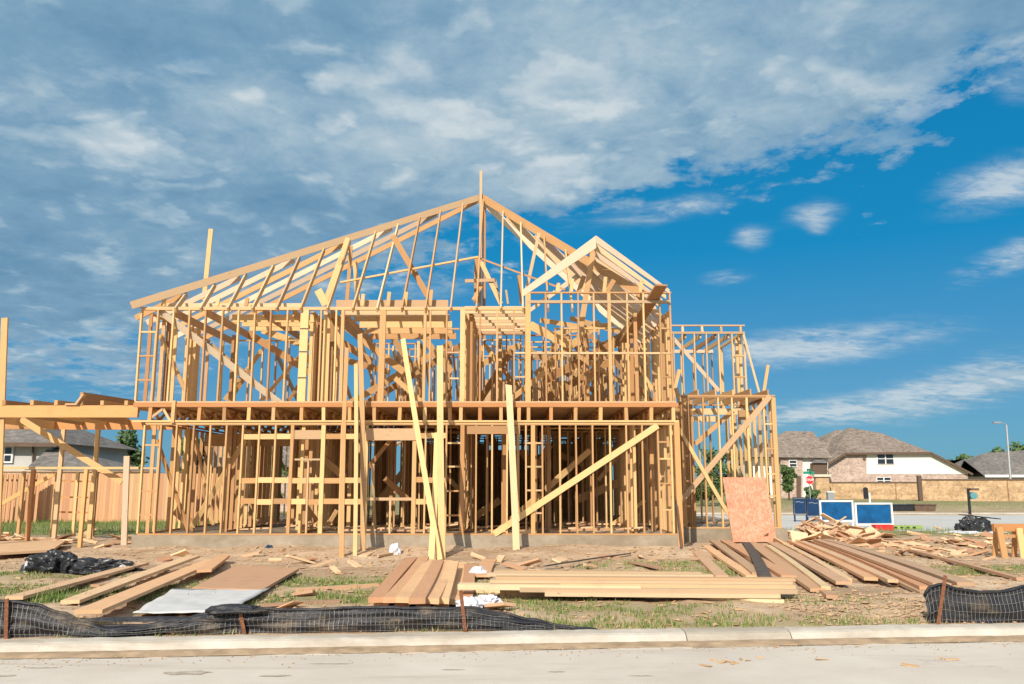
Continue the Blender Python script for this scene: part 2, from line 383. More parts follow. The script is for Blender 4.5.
# road and kerb: camber-free slab with joints, rolled kerb profile swept along X
rd = MB(); CUTS = [-300, -25, -8.3, 8.4, 25, 300]
for a, b in zip(CUTS[:-1], CUTS[1:]): rd.prism([(a + .004, -14, -.1), (b - .004, -14, -.1), (b - .004, 8.72 + sk(b), -.1), (a + .004, 8.72 + sk(a), -.1)], (0, 0, .1))
rd.build('road', M['road'], kind='structure')
MB().prism([(-300, -14, -.115), (300, -14, -.115), (300, 8.75 + sk(300), -.115), (25, 8.75 + sk(25), -.115), (-25, 8.75 + sk(-25), -.115), (-300, 8.75 + sk(-300), -.115)], (0, 0, .098)).build('road_joint', M['gutter'], kind='structure')
KY = 9.06
def sweep(x0, x1, m, name, seed):
    prof = [(8.73, -.12), (8.73, .002), (KY - .03, -.012), (KY + .0, .01), (KY + .035, .046), (KY + .07, .076), (KY + .12, .091), (KY + .2, .096), (KY + .33, .098), (KY + .36, .085), (KY + .36, -.12)]
    b = MB(); n = max(2, int((x1 - x0) / .06)); N = len(prof)
    for i in range(n + 1):
        x = x0 + (x1 - x0) * i / n
        for y, z in prof:
            w = mnoise.noise(Vector((x * 1.3, y * 2, seed))) * .007 + mnoise.noise(Vector((x * 5, y * 9, seed))) * .006 + mnoise.noise(Vector((x * 13, y * 11, seed))) * .004
            b.v.append(Vector((x, y + w + sk(x), z + (w if z > 0 else 0))))
    for i in range(n):
        for k in range(N - 1):
            a = i * N + k; b.f.append((a, a + N, a + N + 1, a + 1)); b.uv.append([(0, 0)] * 4)
    for i, rev in ((0, False), (n, True)):
        f = tuple(i * N + k for k in range(N)); b.f.append(f[::-1] if rev else f); b.uv.append([(0, 0)] * N)
    return b.build(name, m, kind='structure')
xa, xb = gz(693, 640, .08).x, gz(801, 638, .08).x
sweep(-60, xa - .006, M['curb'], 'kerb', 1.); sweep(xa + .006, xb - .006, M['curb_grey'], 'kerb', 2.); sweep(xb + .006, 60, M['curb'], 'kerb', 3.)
# mud that has washed into the gutter: a low wavering bank
b = MB(); n = 420; pr = [(-.0, .004), (.33, .022), (.66, .03), (1., .012)]
for i in range(n + 1):
    x = -25 + 50 * i / n
    y0 = KY - .30 + .05 * mnoise.noise(Vector((x * .7, 0, 0))) + .03 * mnoise.noise(Vector((x * 3, 5, 0))); y1 = KY + .03 + .012 * mnoise.noise(Vector((x * 2, 9, 0)))
    for t, z in pr: b.v.append(Vector((x, sk(x) + y0 + (y1 - y0) * t, z + .006 * mnoise.noise(Vector((x * 9, t * 4, 2))))))
for i in range(n):
    for k in range(3): a = i * 4 + k; b.f.append((a, a + 4, a + 5, a + 1)); b.uv.append([(0, 0)] * 4)
b.build('gutter_mud', M['gutter'], kind='stuff', smooth=True)
def blot(px, py, rx, ry, seed):
    c = gz(px, py, 0.); b = MB(); pts = []
    for i in range(60):
        t = 2 * math.pi * i / 60; r = 1 + .5 * mnoise.noise(Vector((math.cos(t) * 1.7, math.sin(t) * 1.7, seed))) + .45 * mnoise.noise(Vector((math.cos(t) * 5, math.sin(t) * 5, seed)))
        pts.append((c.x + rx * r * math.cos(t) + .5 * ry * math.sin(t), c.y + ry * r * math.sin(t), .004))
    b.poly(pts); return b
for i, (px, py, rx, ry) in enumerate([(190, 673, .22, .07), (275, 676, .14, .03), (6, 676, .09, .03), (452, 670, .10, .016), (556, 672, .08, .015), (40, 668, .16, .015), (330, 664, .2, .012), (640, 676, .12, .012)]):
    blot(px, py, rx, ry, i * 3.).build('road_stain', M['stain'], kind='structure')
# street on the far side, to the right
MB().prism([(7.5, 35, -.10), (12, 31.5, -.10), (160, 30, -.10), (160, 49, -.10), (7.5, 48, -.10)], (0, 0, .115)).build('side_street', M['farroad'], kind='structure')
MB().prism([(9, 49.2, -.05), (160, 49.4, -.05), (160, 50.2, -.05), (9, 50, -.05)], (0, 0, .15)).build('far_kerb', M['curb'], kind='structure')
MB().prism([(24.5, 50.3, -.05), (60, 50.5, -.05), (60, 55, -.05), (33, 55, -.05)], (0, 0, .12)).build('far_path', M['farroad'], kind='structure')

# ------------------------------------------------------------------ HOUSE FRAME
HY = 20.7; Z0 = .53; Z1 = 3.26; Z2 = 3.735; Z3 = 6.17; ZB = 6.56
house = empty('house_frame', (-2.6, HY, .12), 'unfinished two storey timber house frame with open stud walls and bare rafters', 'house frame')
T = .04; DP = .09                         # stud 38 x 89
def part(name, m, b, **kw): return b.build(name, m, house, **kw)
def hx(px, py): return at(px, py, HY).x
def vstud(x, z0, z1, m=None, w=T, y=HY, d=DP, name='stud'):
    MB.cnt += random.randint(0, 6)
    j = random.uniform(-.006, .006)
    return part(name, M[m or 'stud'], MB().beam((x + j, y, z0), (x - j, y, z1), w, d, (0, 1, 0)))
def hbar(name, x0, x1, z, h, m='stud', y=HY, d=DP, z1=None):
    return part(name, M[m], MB().beam((x0, y, z), (x1, y, z if z1 is None else z1), d, h))
def face_board(name, pa, pb, Y, w, m='stud', t=.038):     # a board nailed flat on a frontal plane
    p, q = at(*pa, Y), at(*pb, Y); d = (q - p).normalized(); up = Vector((0, 1, 0)).cross(d)
    return part(name, M[m], MB().beam(p, q, t, w, up))
XL1, XL2, XR = hx(142, 480), hx(139, 360), hx(672, 350)
# slab
sl = MB(); sl.prism([(XL1 - .12, HY - .07, -.02), (XR + .12, HY - .07, -.02), (XR + .12, 34, -.02), (XL1 - .12, 34, -.02)], (0, 0, Z0 + .02 - .002))
part('slab', M['slab'], sl)
sl = MB(); sl.prism([(XR + .122, 23.6, -.02), (7.62, 23.6, -.02), (7.62, 33, -.02), (XR + .122, 33, -.02)], (0, 0, Z0 + .018 - .004)); part('slab', M['slab'], sl)
PT = .038
# 1F front wall plates
hbar('bottom_plate', XL1, XR, Z0 + PT / 2, PT)
hbar('top_plate', XL1, XR, Z1 - PT / 2, PT); hbar('top_plate', XL1 + .02, XR - .01, Z1 - PT * 1.5 - .001, PT)
za, zb = Z0 + PT + .001, Z1 - 2 * PT - .002
def zpx(py, Y=HY): return at(512, py, Y).z
opening = (hx(366, 480), hx(414, 480))
for px, w, m in [(141.5, T, 0), (158, T, 0), (174, T, 0), (191, T, 0), (208, T, 0), (224, T, 0), (240.6, T, 0), (257, T, 0), (273.5, T, 0), (290.5, .08, 0), (322, .10, 0), (340.6, T, 0), (356, T, 0), (366, .07, 0), (414, .10, 0), (425, T, 0), (446, T, 0), (462, .10, 0),
                 (476, T, 0), (492, T, 0), (507, T, 0), (518, .07, 0), (526, T, 0), (533, .10, 'orange'), (542.5, T, 0), (560, T, 0), (576.5, T, 0), (593, T, 0), (610.5, T, 0), (627, T, 0), (643, T, 0), (659, T, 0), (672, T, 0)]:
    vstud(hx(px, 480), za, zb, m or 'stud', w)
vstud(hx(307.7, 490), za, zpx(460), 'pale'); hbar('window_header', hx(295, 459), hx(321, 459), zpx(459.5), .045, 'pale')
vstud(hx(390, 520), za, zpx(500.5), 'pale')
hbar('window_sill', opening[0] + .04, opening[1] - .05, zpx(499), .07, 'pale')
hbar('header', opening[0] - .02, opening[1] + .05, zpx(434.5), .29, 'pale', HY - .02, .1)
hbar('header', hx(467, 430), hx(520, 430), zpx(430), .2, 'stud', HY - .004, .09)
def blocks(pxs, pys, h=.13, m='stud', z0=None):
    for a, b_ in zip(pxs[:-1], pxs[1:]):
        for py in pys:
            xa, xb = hx(a, 480) + .022, hx(b_, 480) - .022
            hbar('blocking', xa, xb, zpx(py) + random.uniform(-.012, .012), h, m, HY + .01, .06)
blocks([240.6, 257, 273.5, 290], (436.5, 480.5, 501.5)); blocks([290.5, 322], (434.5,), .22, 'pale'); blocks([290.5, 307.5, 322], (480.5, 501.5)); blocks([322, 340.6, 356, 366], (436, 480.5, 501.5)); blocks([414, 425, 446], (436, 480, 501.5))
blocks([141.5, 158], (445, 468, 491, 515), .04); blocks([446, 462], (443, 467, 491, 515), .04); blocks([526, 542.5], (443, 466.5, 490, 513), .04, 'pale'); blocks([659, 672], (442, 459, 484, 510), .04, 'stud')
face_board('diagonal_brace', (657.6, 425.5), (494, 534), HY - .075, .15, 'stud')
vstud(hx(678, 480), .1, Z1 - .0, 'orange', .13, HY - .03, .14, 'corner_post')
# floor trusses and rim
for i, zc in enumerate((Z1 + .02, Z2 - .055)):
    hbar('rim_board', XL2 - .02, XR + .1, zc, .038 if i == 0 else .10, 'orange' if i else 'stud', HY - .03, .10)
hbar('bottom_plate', XL2, XR + .05, Z2 + PT / 2, PT, 'pale', HY - .02)
tx = hx(175, 414); k = 0
truss_px = [151, 175, 200, 225, 249.5, 274, 302, 324, 350, 374.5, 400, 425, 450, 461, 480, 501, 519, 528.5, 551, 575.5, 600.5, 626, 651, 673]
for px in truss_px:
    x = hx(px, 414); b = MB()
    zt, zb_ = Z2 - .125, Z1 + .06
    b.beam((x, HY + .03, zt), (x, 33, zt), .085, .04); b.beam((x, HY + .03, zb_), (x, 33, zb_), .085, .04)
    b.beam((x, HY - .0, Z1 + .042), (x, HY - .0, Z2 - .108), .085, .05, (0, 1, 0))
    y = HY + .1; s = 0
    while y < 32.5:
        b.beam((x, y, zb_ + .02 if s else zt - .02), (x, y + .42, zt - .02 if s else zb_ + .02), .07, .035); y += .42; s ^= 1
    part('floor_truss', M['inner'] if k % 3 else M['orange'], b); k += 1
    vstud(x, Z1 + .042, Z2 - .108, 'orange' if k % 2 else 'stud', .085, HY - .045, .04, 'truss_end_block')
vstud(hx(175, 410), Z1 - .02, Z2 + .05, 'stud', .085, HY - .1, .04, 'truss_end_block')
for q in ((148, 420, 163, 409), (171, 422, 163.5, 409)): face_board('web_brace', q[:2], q[2:], HY - .02, .06, 'pale')
dk = MB(); dk.prism([(XL2, HY + .03, Z2 - .1), (XR, HY + .03, Z2 - .1), (XR, 27.5, Z2 - .1), (XL2, 27.5, Z2 - .1)], (0, 0, .02)); part('floor_deck', M['deck'], dk)
dk = MB(); dk.prism([(-3.5, 27.505, Z2 - .1), (XR, 27.505, Z2 - .1), (XR, 33, Z2 - .1), (-3.5, 33, Z2 - .1)], (0, 0, .02)); part('floor_deck', M['deck'], dk)
# 2F front wall
zc, zd = Z2 + PT + .001, Z3 - 2 * PT - .002
XBL = hx(527, 330)
hbar('top_plate', XL2 - .05, XBL - .04, Z3 - PT / 2, PT, 'pale'); hbar('top_plate', XL2, XBL - .06, Z3 - 1.5 * PT - .001, PT)
for px, w, m in [(139, T, 0), (155.5, T, 0), (171, T, 0), (187.5, T, 0), (203.5, T, 0), (220.5, T, 0), (236.8, T, 0), (253, T, 0), (269.3, T, 0), (285.8, T, 0), (303.3, .2, 'stud'), (320, T, 0), (335.3, T, 0), (342, .08, 0), (382, .15, 0), (424.5, .07, 0), (430, T, 0), (446.5, T, 0), (462.5, .12, 'stud'),
                 (480, T, 0), (497, T, 0), (514, T, 0)]:
    vstud(hx(px, 355), zc, zd, m or 'stud', w)
blk2 = lambda a, b_, pys, h=.04, m='stud': [hbar('blocking', hx(a, 355) + .022, hx(b_, 355) - .022, zpx(py), h, m, HY + .005, .07) for py in pys]
blk2(139, 155.5, (332, 356, 380)); blk2(446.5, 460, (329, 352.6, 378.5), .04, 'pale'); blk2(514, 526, (329, 353, 377), .04, 'pale')
for py in (329, 352, 378): hbar('strap', hx(299.5, 355), hx(307.5, 355), zpx(py), .03, 'darkplank', HY - .048, .006)
# bay on the right
zbt = ZB
hbar('top_plate', XBL - .05, XR + .02, ZB - PT / 2, PT, 'stud'); hbar('bay_header', XBL, XR, zpx(302), .07, 'pale', HY - .004)
for px, w in [(528, .13), (546, T), (562, T), (578.7, T), (594.5, T), (610, .08), (628, T), (644.5, T), (661, T), (671.5, T)]:
    vstud(hx(px, 355), zc, ZB - PT - .001, 'stud' if w < .1 else 'orange', w)
bp = [528, 546, 562, 578.7, 594.5, 610, 628, 644.5, 661, 671.5]
for a, b_ in zip(bp[:-1], bp[1:]): blk2(a, b_, (353.2,), .045, 'pale')
blk2(661, 671.5, (328.5, 377), .04)
p_, q_ = at(160, 311, HY + .09), at(281, 404, HY + .09); part('diagonal_brace', M['white_lumber'], MB().beam(p_, q_, .04, .17, (0, -.35, 1)))
# ceiling joists, beams above front plate
hbar('rim_board', hx(160, 300), hx(300, 300), Z3 + .1, .19, 'pale', HY + .45, .04); hbar('rim_board', hx(333, 298), hx(447, 298), Z3 + .14, .27, 'pale', HY + .42, .05)
hbar('beam', hx(341, 313), hx(447, 313), zpx(313.5, HY + .3), .16, 'pale', HY + .3, .09)
for y, x0, x1 in [(HY + .75, 222, 312), (HY + 1.35, 225, 312), (HY + 2., 225, 310)]: hbar('ceiling_joist', hx(x0, 320), hx(x1, 320), Z3 - .14, .2, 'inner', y, .04)
for i in range(4): hbar('ceiling_joist', hx(347, 320), hx(447, 320), Z3 - .1 - .012 * i, .18, 'stud', HY + .9 + i * .85, .04)
for i in range(8): hbar('ceiling_joist', hx(464, 320), hx(527, 320), Z3 - .02, .19, 'pale', HY + .25 + i * .42, .04)
for px in (172, 205, 262, 292, 330, 340): 
    x = hx(px, 320); part('ceiling_joist', M['inner'], MB().beam((x, HY + .1, Z3 - .12), (x + .05, HY + 4.6, Z3 - .12), .04, .2))
# main hip roof, framed as far as its first common rafters
PK = Vector((-1.0, 25.2, Z3 + 4.52)); XLW, XRW = -9.5, 3.8
sL, sF, sR = 4.52 / (PK.x - XLW), 4.52 / (PK.y - HY), 4.52 / (XRW - PK.x)
tailL = at(131, 305.5, HY - .25)
part('hip_rafter', M['pale'], MB().beam(tailL, PK + Vector((-.02, 0, -.02)), .05, .19)); 
rr = Vector((XRW, HY, Z3)); part('hip_rafter', M['stud'], MB().beam(PK + Vector((.04, 0, -.02)), rr + Vector((-.4, .35, .4)), .05, .22))
for px in (177.5, 202.5, 229.6, 254, 278, 302, 328.5, 353.7, 378, 402.6, 426, 451, 476.5, 500.8, 522.8, 548, 572):
    x = hx(px, 307); y = HY + (sL * (x - XLW) / sF if x < PK.x else sR * (XRW - x) / sF) ; z = Z3 + sF * (y - HY)
    a = Vector((x, HY - .12, Z3 - .1)); e = Vector((x + random.uniform(-.02, .02), y - .05, z - .09))
    part('jack_rafter', M['pale'] if random.random() < .6 else M['stud'], MB().beam(a, e, .04, .14))
for i in range(7):
    y = HY + .5 + i * .665
    t = (y - HY) / (PK.y - HY); t = min(t, 1)
    part('rafter', M['white_lumber'] if i % 3 else M['stud'], MB().beam((XLW - .25, y, Z3 - .18), (XLW + (PK.x - XLW) * t - .03, y, Z3 + 4.52 * t - .10), .04, .15))
for i in range(6):
    y = HY + .55 + i * .79; t = min((y - HY) / (PK.y - HY), 1)
    part('rafter', M['white_lumber'] if i % 2 else M['pale'], MB().beam((XRW + .1, y, Z3 - .2), (XRW + (PK.x - XRW) * t + .03, y, Z3 + 4.52 * t - .12), .04, .19))
# ridge post, purlin and bracing under the peak
part('ridge_post', M['pale'], MB().beam((PK.x + .02, PK.y - .12, Z3 - .3), at(481, 171, PK.y - .12), .08, .06, (0, 1, 0)))
part('ridge_post', M['inner'], MB().beam((PK.x + .14, PK.y + .05, Z3 - .3), (PK.x + .12, PK.y + .05, PK.z - .1), .10, .04, (0, 1, 0)))
part('ridge_post', M['stud'], MB().beam(at(476.5, 303, 24.9), at(477, 258, 24.9), .16, .05, (0, 1, 0)))
def roofpt(px, py, off=.14):
    d = ray(px, py); n = Vector((0, -sF, 1)); o = Vector((0, 0, EYE)); c = n.dot(Vector((0, HY, Z3 - off))); return o + d * ((c - n.dot(o)) / n.dot(d))
part('purlin', M['stud'], MB().beam(roofpt(340, 282.5), roofpt(478, 257), .09, .045)); part('purlin', M['stud'], MB().beam(roofpt(479, 258), roofpt(566, 290), .09, .045))
face_board('brace', (393, 236), (428, 296), 22.4, .16, 'stud'); face_board('brace', (481, 262), (501, 304), 24.6, .13, 'stud'); face_board('cross_brace', (465, 281), (496, 280), 24.55, .1, 'pale')
face_board('brace', (482, 285), (473, 300), 24.7, .1, 'stud'); face_board('brace', (539, 233), (526, 292), 22.6, .09, 'pale'); face_board('brace', (519, 275), (522, 304), 24.6, .12, 'stud')
face_board('brace', (348, 238), (326, 300), 22.1, .13, 'inner'); face_board('brace', (351, 246), (347, 303), 23, .1, 'stud'); face_board('brace', (355, 262), (358, 303), 23.5, .13, 'stud')
face_board('brace', (495, 280), (500, 303), 24.9, .08, 'stud'); face_board('brace', (506, 290), (508, 304), 24.9, .06, 'inner'); face_board('brace', (318, 290), (326, 305), 21.4, .2, 'stud')
face_board('upright_board', (204, 300), (211, 229), 23.5, .13, 'inner')
for px, h in [(163, 9), (217, 8), (246, 8), (388, 14), (362, 12), (405, 14), (430, 16), (557, 10), (640, 12), (571, 14), (604, 16)]:
    a = at(px, 306 if px < 530 else 293, HY + .2); e = at(px + 1.5, (306 if px < 530 else 293) - h, HY + .2); part('block', M['stud'], MB().beam(a, e, .09, .05, (0, 1, 0)))
# gable over the bay
GX, GZ = 2.16, 8.04; GL, GR = .33, 3.98
for i in range(7):
    y = HY - .05 + i * .5
    for sd_, x0 in ((-1, GL - .05), (1, GR + .02)):
        if sd_ < 0 and i not in (0, 6): continue
        hv = (.33 if sd_ < 0 else .2) if i == 0 else .2
        xr = GX + sd_ * .002; zl = ZB + .06 + (0 if i == 0 else -.03); zt = GZ + (0 if i == 0 else -.03)
        q = [(x0, y, zl - hv * .55), (xr, y, zt - hv), (xr, y, zt), (x0, y, zl)]
        part('rafter', M['white_lumber'] if i % 2 == 0 else M['pale'], MB().prism(q if sd_ < 0 else q[::-1], (0, .045, 0)))
part('ridge_board', M['inner'], MB().beam((GX, HY - .0, GZ - .1), (GX, HY + 3.6, GZ - .1), .04, .2))
part('ridge_post', M['inner'], MB().beam(at(594, 246, HY + .5), at(578, 345, HY + .9), .14, .05, (0, 1, 0)))
part('valley_beam', M['inner'], MB().beam(at(661.5, 285, HY - .6), at(625, 342, HY + 1.9), .31, .05))
for a, b_ in [((586, 292), (590, 280)), ((578, 294), (584, 276)), ((640, 292), (633, 284)), ((606, 293), (614, 280))]: face_board('brace', a, b_, HY + .7, .12, 'stud')
# -------- interior framing (counted past a hundred: one part)
ist = MB()
def iwall(x0, y0, x1, y1, z0, z1, step=.41, plates=True, skip=0.):
    p, q = Vector((x0, y0, 0)), Vector((x1, y1, 0)); L = (q - p).length; d = (q - p) / L; n = max(1, int(L / step)); side = abs(d.y) > .5
    for i in range(n + 1):
        if random.random() < skip: continue
        c = p + d * min(L, i * step + .02)
        ist.beam((c.x, c.y, z0 + PT), (c.x + random.uniform(-.01, .01), c.y, z1 - PT), DP if side else T, T if side else DP, (0, 1, 0))
    if plates:
        for nm, z in (('bottom_plate', z0 + PT / 2), ('top_plate', z1 - PT / 2)):
            part(nm, M['inner'], MB().beam((x0, y0, z), (x1, y1, z), DP, PT))
zi1 = Z1 + .035
i1 = [(XL1, HY + .5, XL1, 32.9), (XR, HY + .5, XR, 32.9), (XL1 + .2, 33, XR - .2, 33), (-5.3, HY + .6, -5.3, 30), (-5.15, 25.2, -1.3, 25.2), (-1.25, HY + .5, -1.25, 28), (-.2, HY + 1.2, -.2, 25), (.6, HY + .5, .6, 29), (-4.2, 28.6, 3.9, 28.6), (.8, 24.6, 3.9, 24.6), (2.3, 24.8, 2.3, 31), (-3.2, 25.4, -3.2, 32), (-1.1, 22.4, .4, 22.4), (-8.9, 29.2, -5.4, 29.2), (-2.1, 28.8, -2.1, 32.8), (1.4, 26.4, 3.9, 26.4), (-1, 30.5, 3.9, 30.5), (-4.9, 31, -.2, 31)]
i1 += [(.9, 23.1, 3.7, 23.1), (-4.9, 23.4, -3.2, 23.4), (-2.9, 22.6, -1.4, 22.6), (-4, 24.4, -1.4, 24.4), (-7.4, 22, -7.4, 27), (-6.3, 24, -6.3, 28.5), (-9, 26.8, -7.5, 26.8), (-4.9, 32, 3.9, 32), (.9, 25.6, 3.9, 25.6), (-4.6, 27.2, 3.9, 27.2), (-1.1, 23.6, .5, 23.6), (1.5, 29.5, 3.9, 29.5), (-5, 29.6, -1.4, 29.6), (3.1, 21.4, 3.1, 24.5), (-.6, 25.3, -.6, 32), (1.6, 28.7, 1.6, 33), (-4.2, 25.4, -4.2, 29), (-2.2, 25.4, -2.2, 29), (3., 28.7, 3., 33)]
for w in i1: iwall(*w, Z0, zi1 - .02 + random.uniform(-.005, .005), skip=.04)
i2 = [(XL2, HY + .5, XL2, 25.4), (XR, HY + .3, XR, 31), (-5.12, HY + .25, -5.12, 23.2), (-4.78, HY + .25, -4.78, 23), (-1.25, HY + .3, -1.25, 26), (-1.05, HY + .3, -1.05, 24), (.42, HY + .3, .42, 27), (-4.6, 27, -1.5, 27), (-.9, 25.2, .3, 25.2), (.6, 25.6, 3.9, 25.6), (.6, 27.6, 3.9, 27.6), (2.2, 24, 2.2, 29), (-1.2, 28.5, 3.9, 28.5), (3.2, HY + .5, 3.2, 24.5), (1.2, 23.3, 3.1, 23.3), (-8.9, 25.3, -6.6, 25.3), (-2.9, 25.5, -2.9, 27), (1., 30, 3.9, 30)]
i2 += [(-1., 24.2, .35, 24.2), (-1., 26.4, .35, 26.4), (-.35, 24.4, -.35, 27.5), (.6, 26.6, 3.9, 26.6), (.6, 28.9, 3.9, 28.9), (1.3, 25.7, 1.3, 30), (2.9, 25.7, 2.9, 30), (-1., 29.3, 3.9, 29.3), (-4.4, 28.6, -1.3, 28.6), (-3.7, 27.1, -3.7, 30), (-2.2, 27.1, -2.2, 30), (.5, 24.4, 2.1, 24.4), (-4.7, 25.9, -3., 25.9)]
for w in i2: iwall(*w, Z2 + .0, Z3 - .05 + random.uniform(-.006, .006), skip=.05)
for x0, x1, y, z0, z1 in [(-3.4, -1.1, 33.07, Z0, Z1), (-1.05, 1.4, 33.07, Z0, 2.6), (1.45, 3.9, 33.07, Z0, Z1), (-.9, .35, 27.75, Z2, 5.2), (.65, 2.1, 30.6, Z2, 5.5), (2.15, 3.9, 30.6, Z2, 5.0), (.8, 2.2, 28.72, Z0, 2.75), (-4.2, -2.2, 32.07, Z0, 2.9), (-1.15, .55, 28.7, Z0, 2.9)]:
    part('wall_sheathing', M['deck'], MB().box((x0, y, z0), (x1, y + .015, z1)))
part('header', M['inner'], MB().beam((-9, 24.6, 3.02), (-5.4, 24.6, 3.02), .09, .36))
# heavy posts and loose bracing inside
for px, Y, w in [(312, 21.6, .3), (196, 23.2, .32), (468, 21.4, .2), (190, 22.6, .14), (167, 22.2, .12), (233, 24.2, .14)]:
    x = at(px, 355, Y).x; ist.beam((x, Y, Z2), (x, Y, Z3 - .1), .08, w, (0, 1, 0))
for px, Y, w in [(228, 24., .25), (186, 23, .15), (300, 22.8, .14), (392, 24, .3), (436, 23, .2), (549, 22.5, .16), (652, 22.3, .14), (350, 23.2, .12)]:
    x = at(px, 480, Y).x; ist.beam((x, Y, Z0), (x, Y, Z1), .1, w, (0, 1, 0))
part('stud', M['inner'], ist, kind='stuff'); 
diag2 = [((540, 320), (600, 330), 24.5, .14), ((545, 335), (650, 318), 25.5, .14), ((570, 318), (650, 340), 27, .16), ((530, 350), (600, 395), 26.5, .14), ((575, 402), (600, 360), 24.6, .2), ((615, 400), (650, 360), 25.2, .14), ((480, 400), (512, 350), 25, .2), ((470, 370), (520, 345), 26, .2), ((485, 345), (515, 385), 25.5, .14), ((210, 345), (270, 395), 25.4, .16), ((225, 400), (262, 350), 26, .14), ((160, 335), (186, 392), 22, .13), ((325, 432), (452, 343), 25.6, .2), ((340, 420), (500, 322), 26.4, .2), ((248, 333), (310, 372), 24, .2), ((262, 330), (318, 350), 25.5, .2), ((262, 400), (318, 335), 24.6, .1), ((288, 402), (314, 360), 24.8, .09), ((230, 400), (250, 370), 23.5, .1), ((340, 322), (404, 372), 24.4, .2), ((380, 318), (420, 378), 25, .2), ((410, 322), (452, 372), 25.8, .2), ((300, 315), (372, 362), 23.4, .2), ((325, 355), (390, 372), 26.5, .2),
         ((395, 378), (425, 405), 22.6, .13), ((545, 380), (640, 330), 24.2, .24), ((560, 345), (648, 398), 24.0, .13), ((632, 356), (655, 392), 22.2, .07), ((535, 375), (600, 322), 24.9, .2), ((540, 402), (630, 350), 25.2, .22), ((590, 335), (655, 405), 23.4, .13), ((505, 404), (545, 372), 22.8, .13), ((530, 325), (570, 345), 23.6, .24), ((596, 350), (648, 320), 26, .2), ((560, 330), (615, 390), 26.2, .13)]
for a, b_, Y, w in diag2:
    q = [at(*a, Y), at(*b_, Y)]
    for v in q: v.z = max(v.z, Z2 + .02)
    part('diagonal_brace', M['stud'] if random.random() < .35 else M['inner'], MB().beam(q[0], q[1], .04, w, (0, -.3, 1)))
for i in range(9):                                   # rear lean-to roof rafters seen through the upper storey
    x = -7.6 + i * .95; part('rafter', M['inner'], MB().beam((x, 30.6, Z2 + .5), (x, 26.3, Z3 - .15), .04, .2))
diag1 = [((520, 450), (560, 500), 25, .2), ((560, 455), (600, 470), 26, .2), ((575, 500), (625, 480), 25, .25), ((535, 470), (550, 445), 24, .2), ((610, 450), (640, 470), 25.5, .25), ((470, 520), (500, 500), 24, .2), ((380, 500), (405, 470), 25, .2), ((440, 470), (470, 500), 25, .14), ((157, 440), (188, 530), 21.6, .13), ((192, 527), (245, 440), 22.2, .13), ((196, 440), (213, 525), 23, .12), ((175, 510), (195, 528), 22.3, .25), ((320, 455), (345, 478), 23, .2), ((366, 470), (392, 438), 21.3, .1), ((385, 478), (408, 500), 22.4, .16), ((325, 530), (337, 510), 22.4, .1), ((598, 480), (640, 430), 24, .12), ((545, 490), (590, 450), 22.8, .16), ((605, 530), (645, 500), 23.6, .1), ((640, 440), (660, 470), 23, .07), ((500, 530), (540, 495), 23, .18), ((300, 500), (316, 522), 22, .2), ((340, 470), (362, 455), 24, .15)]
for a, b_, Y, w in diag1: part('diagonal_brace', M['inner'] if random.random() < .6 else M['stud'], MB().beam(at(*a, Y), at(*b_, Y), .04, w, (0, -.3, 1)))
for i in range(26):                                  # offcuts and framing lying on the slab
    x = random.uniform(-8.5, 3.4); y = random.uniform(HY + .4, HY + 5); L = random.uniform(.6, 2.2); a = random.uniform(-.5, .5)
    MB().beam((x, y, Z0 + .03 + .004 * i), (x + L * math.cos(a), y + L * math.sin(a), Z0 + .03 + .004 * i + random.uniform(0, .12)), random.choice((.09, .14, .19)), .038).build('scrap_board', M['scrap'], None, 'scrap board lying on the slab inside the house frame', 'board', 'scrap boards on the slab inside the frame')

# -------- right wing
WY = 23.7; WZ = 2.5 + EYE
wl, wr = at(684, 480, WY).x, at(779, 480, WY).x
wx = lambda px, py=480: at(px, py, WY).x
part('bottom_plate', M['stud'], MB().beam((wl, WY, Z0 + PT / 2), (wr, WY, Z0 + PT / 2), DP, PT))
part('top_plate', M['stud'], MB().beam((wl - .1, WY, WZ - PT / 2), (wr, WY, WZ - PT / 2), DP, PT)); part('top_plate', M['stud'], MB().beam((wl, WY, WZ - PT * 1.5 - .002), (wr - .02, WY, WZ - PT * 1.5 - .002), DP - .004, PT))
for px, w in [(684, .1), (690.5, T), (705.5, T), (721, T), (735, T), (750, .06), (767, T), (777, .12)]: vstud(wx(px), Z0 + PT, WZ - 2 * PT - .003, 'stud', w, WY)
for py in (424, 448.5, 474, 496): part('blocking', M['stud'], MB().beam((wx(767) + .022, WY, zpx(py, WY)), (wx(777) - .06, WY, zpx(py, WY)), .07, .04))
for py in (413.6, 456, 481, 506): part('blocking', M['stud'], MB().beam((wx(684) + .05, WY, zpx(py, WY)), (wx(690.5) - .022, WY, zpx(py, WY)), .07, .04))
face_board('diagonal_brace', (770, 396), (681, 501), WY - .07, .15, 'pale'); face_board('diagonal_brace', (678.6, 428), (742, 538), WY - .12, .1, 'stud'); face_board('diagonal_brace', (733, 411), (695, 444), WY + .8, .13, 'stud')
b2 = MB()
def wside(x, y0, y1, z0, z1, step=.41):
    y = y0
    while y <= y1: b2.beam((x, y, z0), (x, y, z1), DP, T, (0, 1, 0)); y += step
wside(wr - .05, WY + .3, 29, Z0, WZ - .08, .55); wside(wl + .35, WY + .4, 30, Z0, WZ - .1)
part('top_plate', M['inner'], MB().beam((wr - .05, WY + .05, WZ - .04), (wr - .05, 29, WZ - .04), DP, .07))
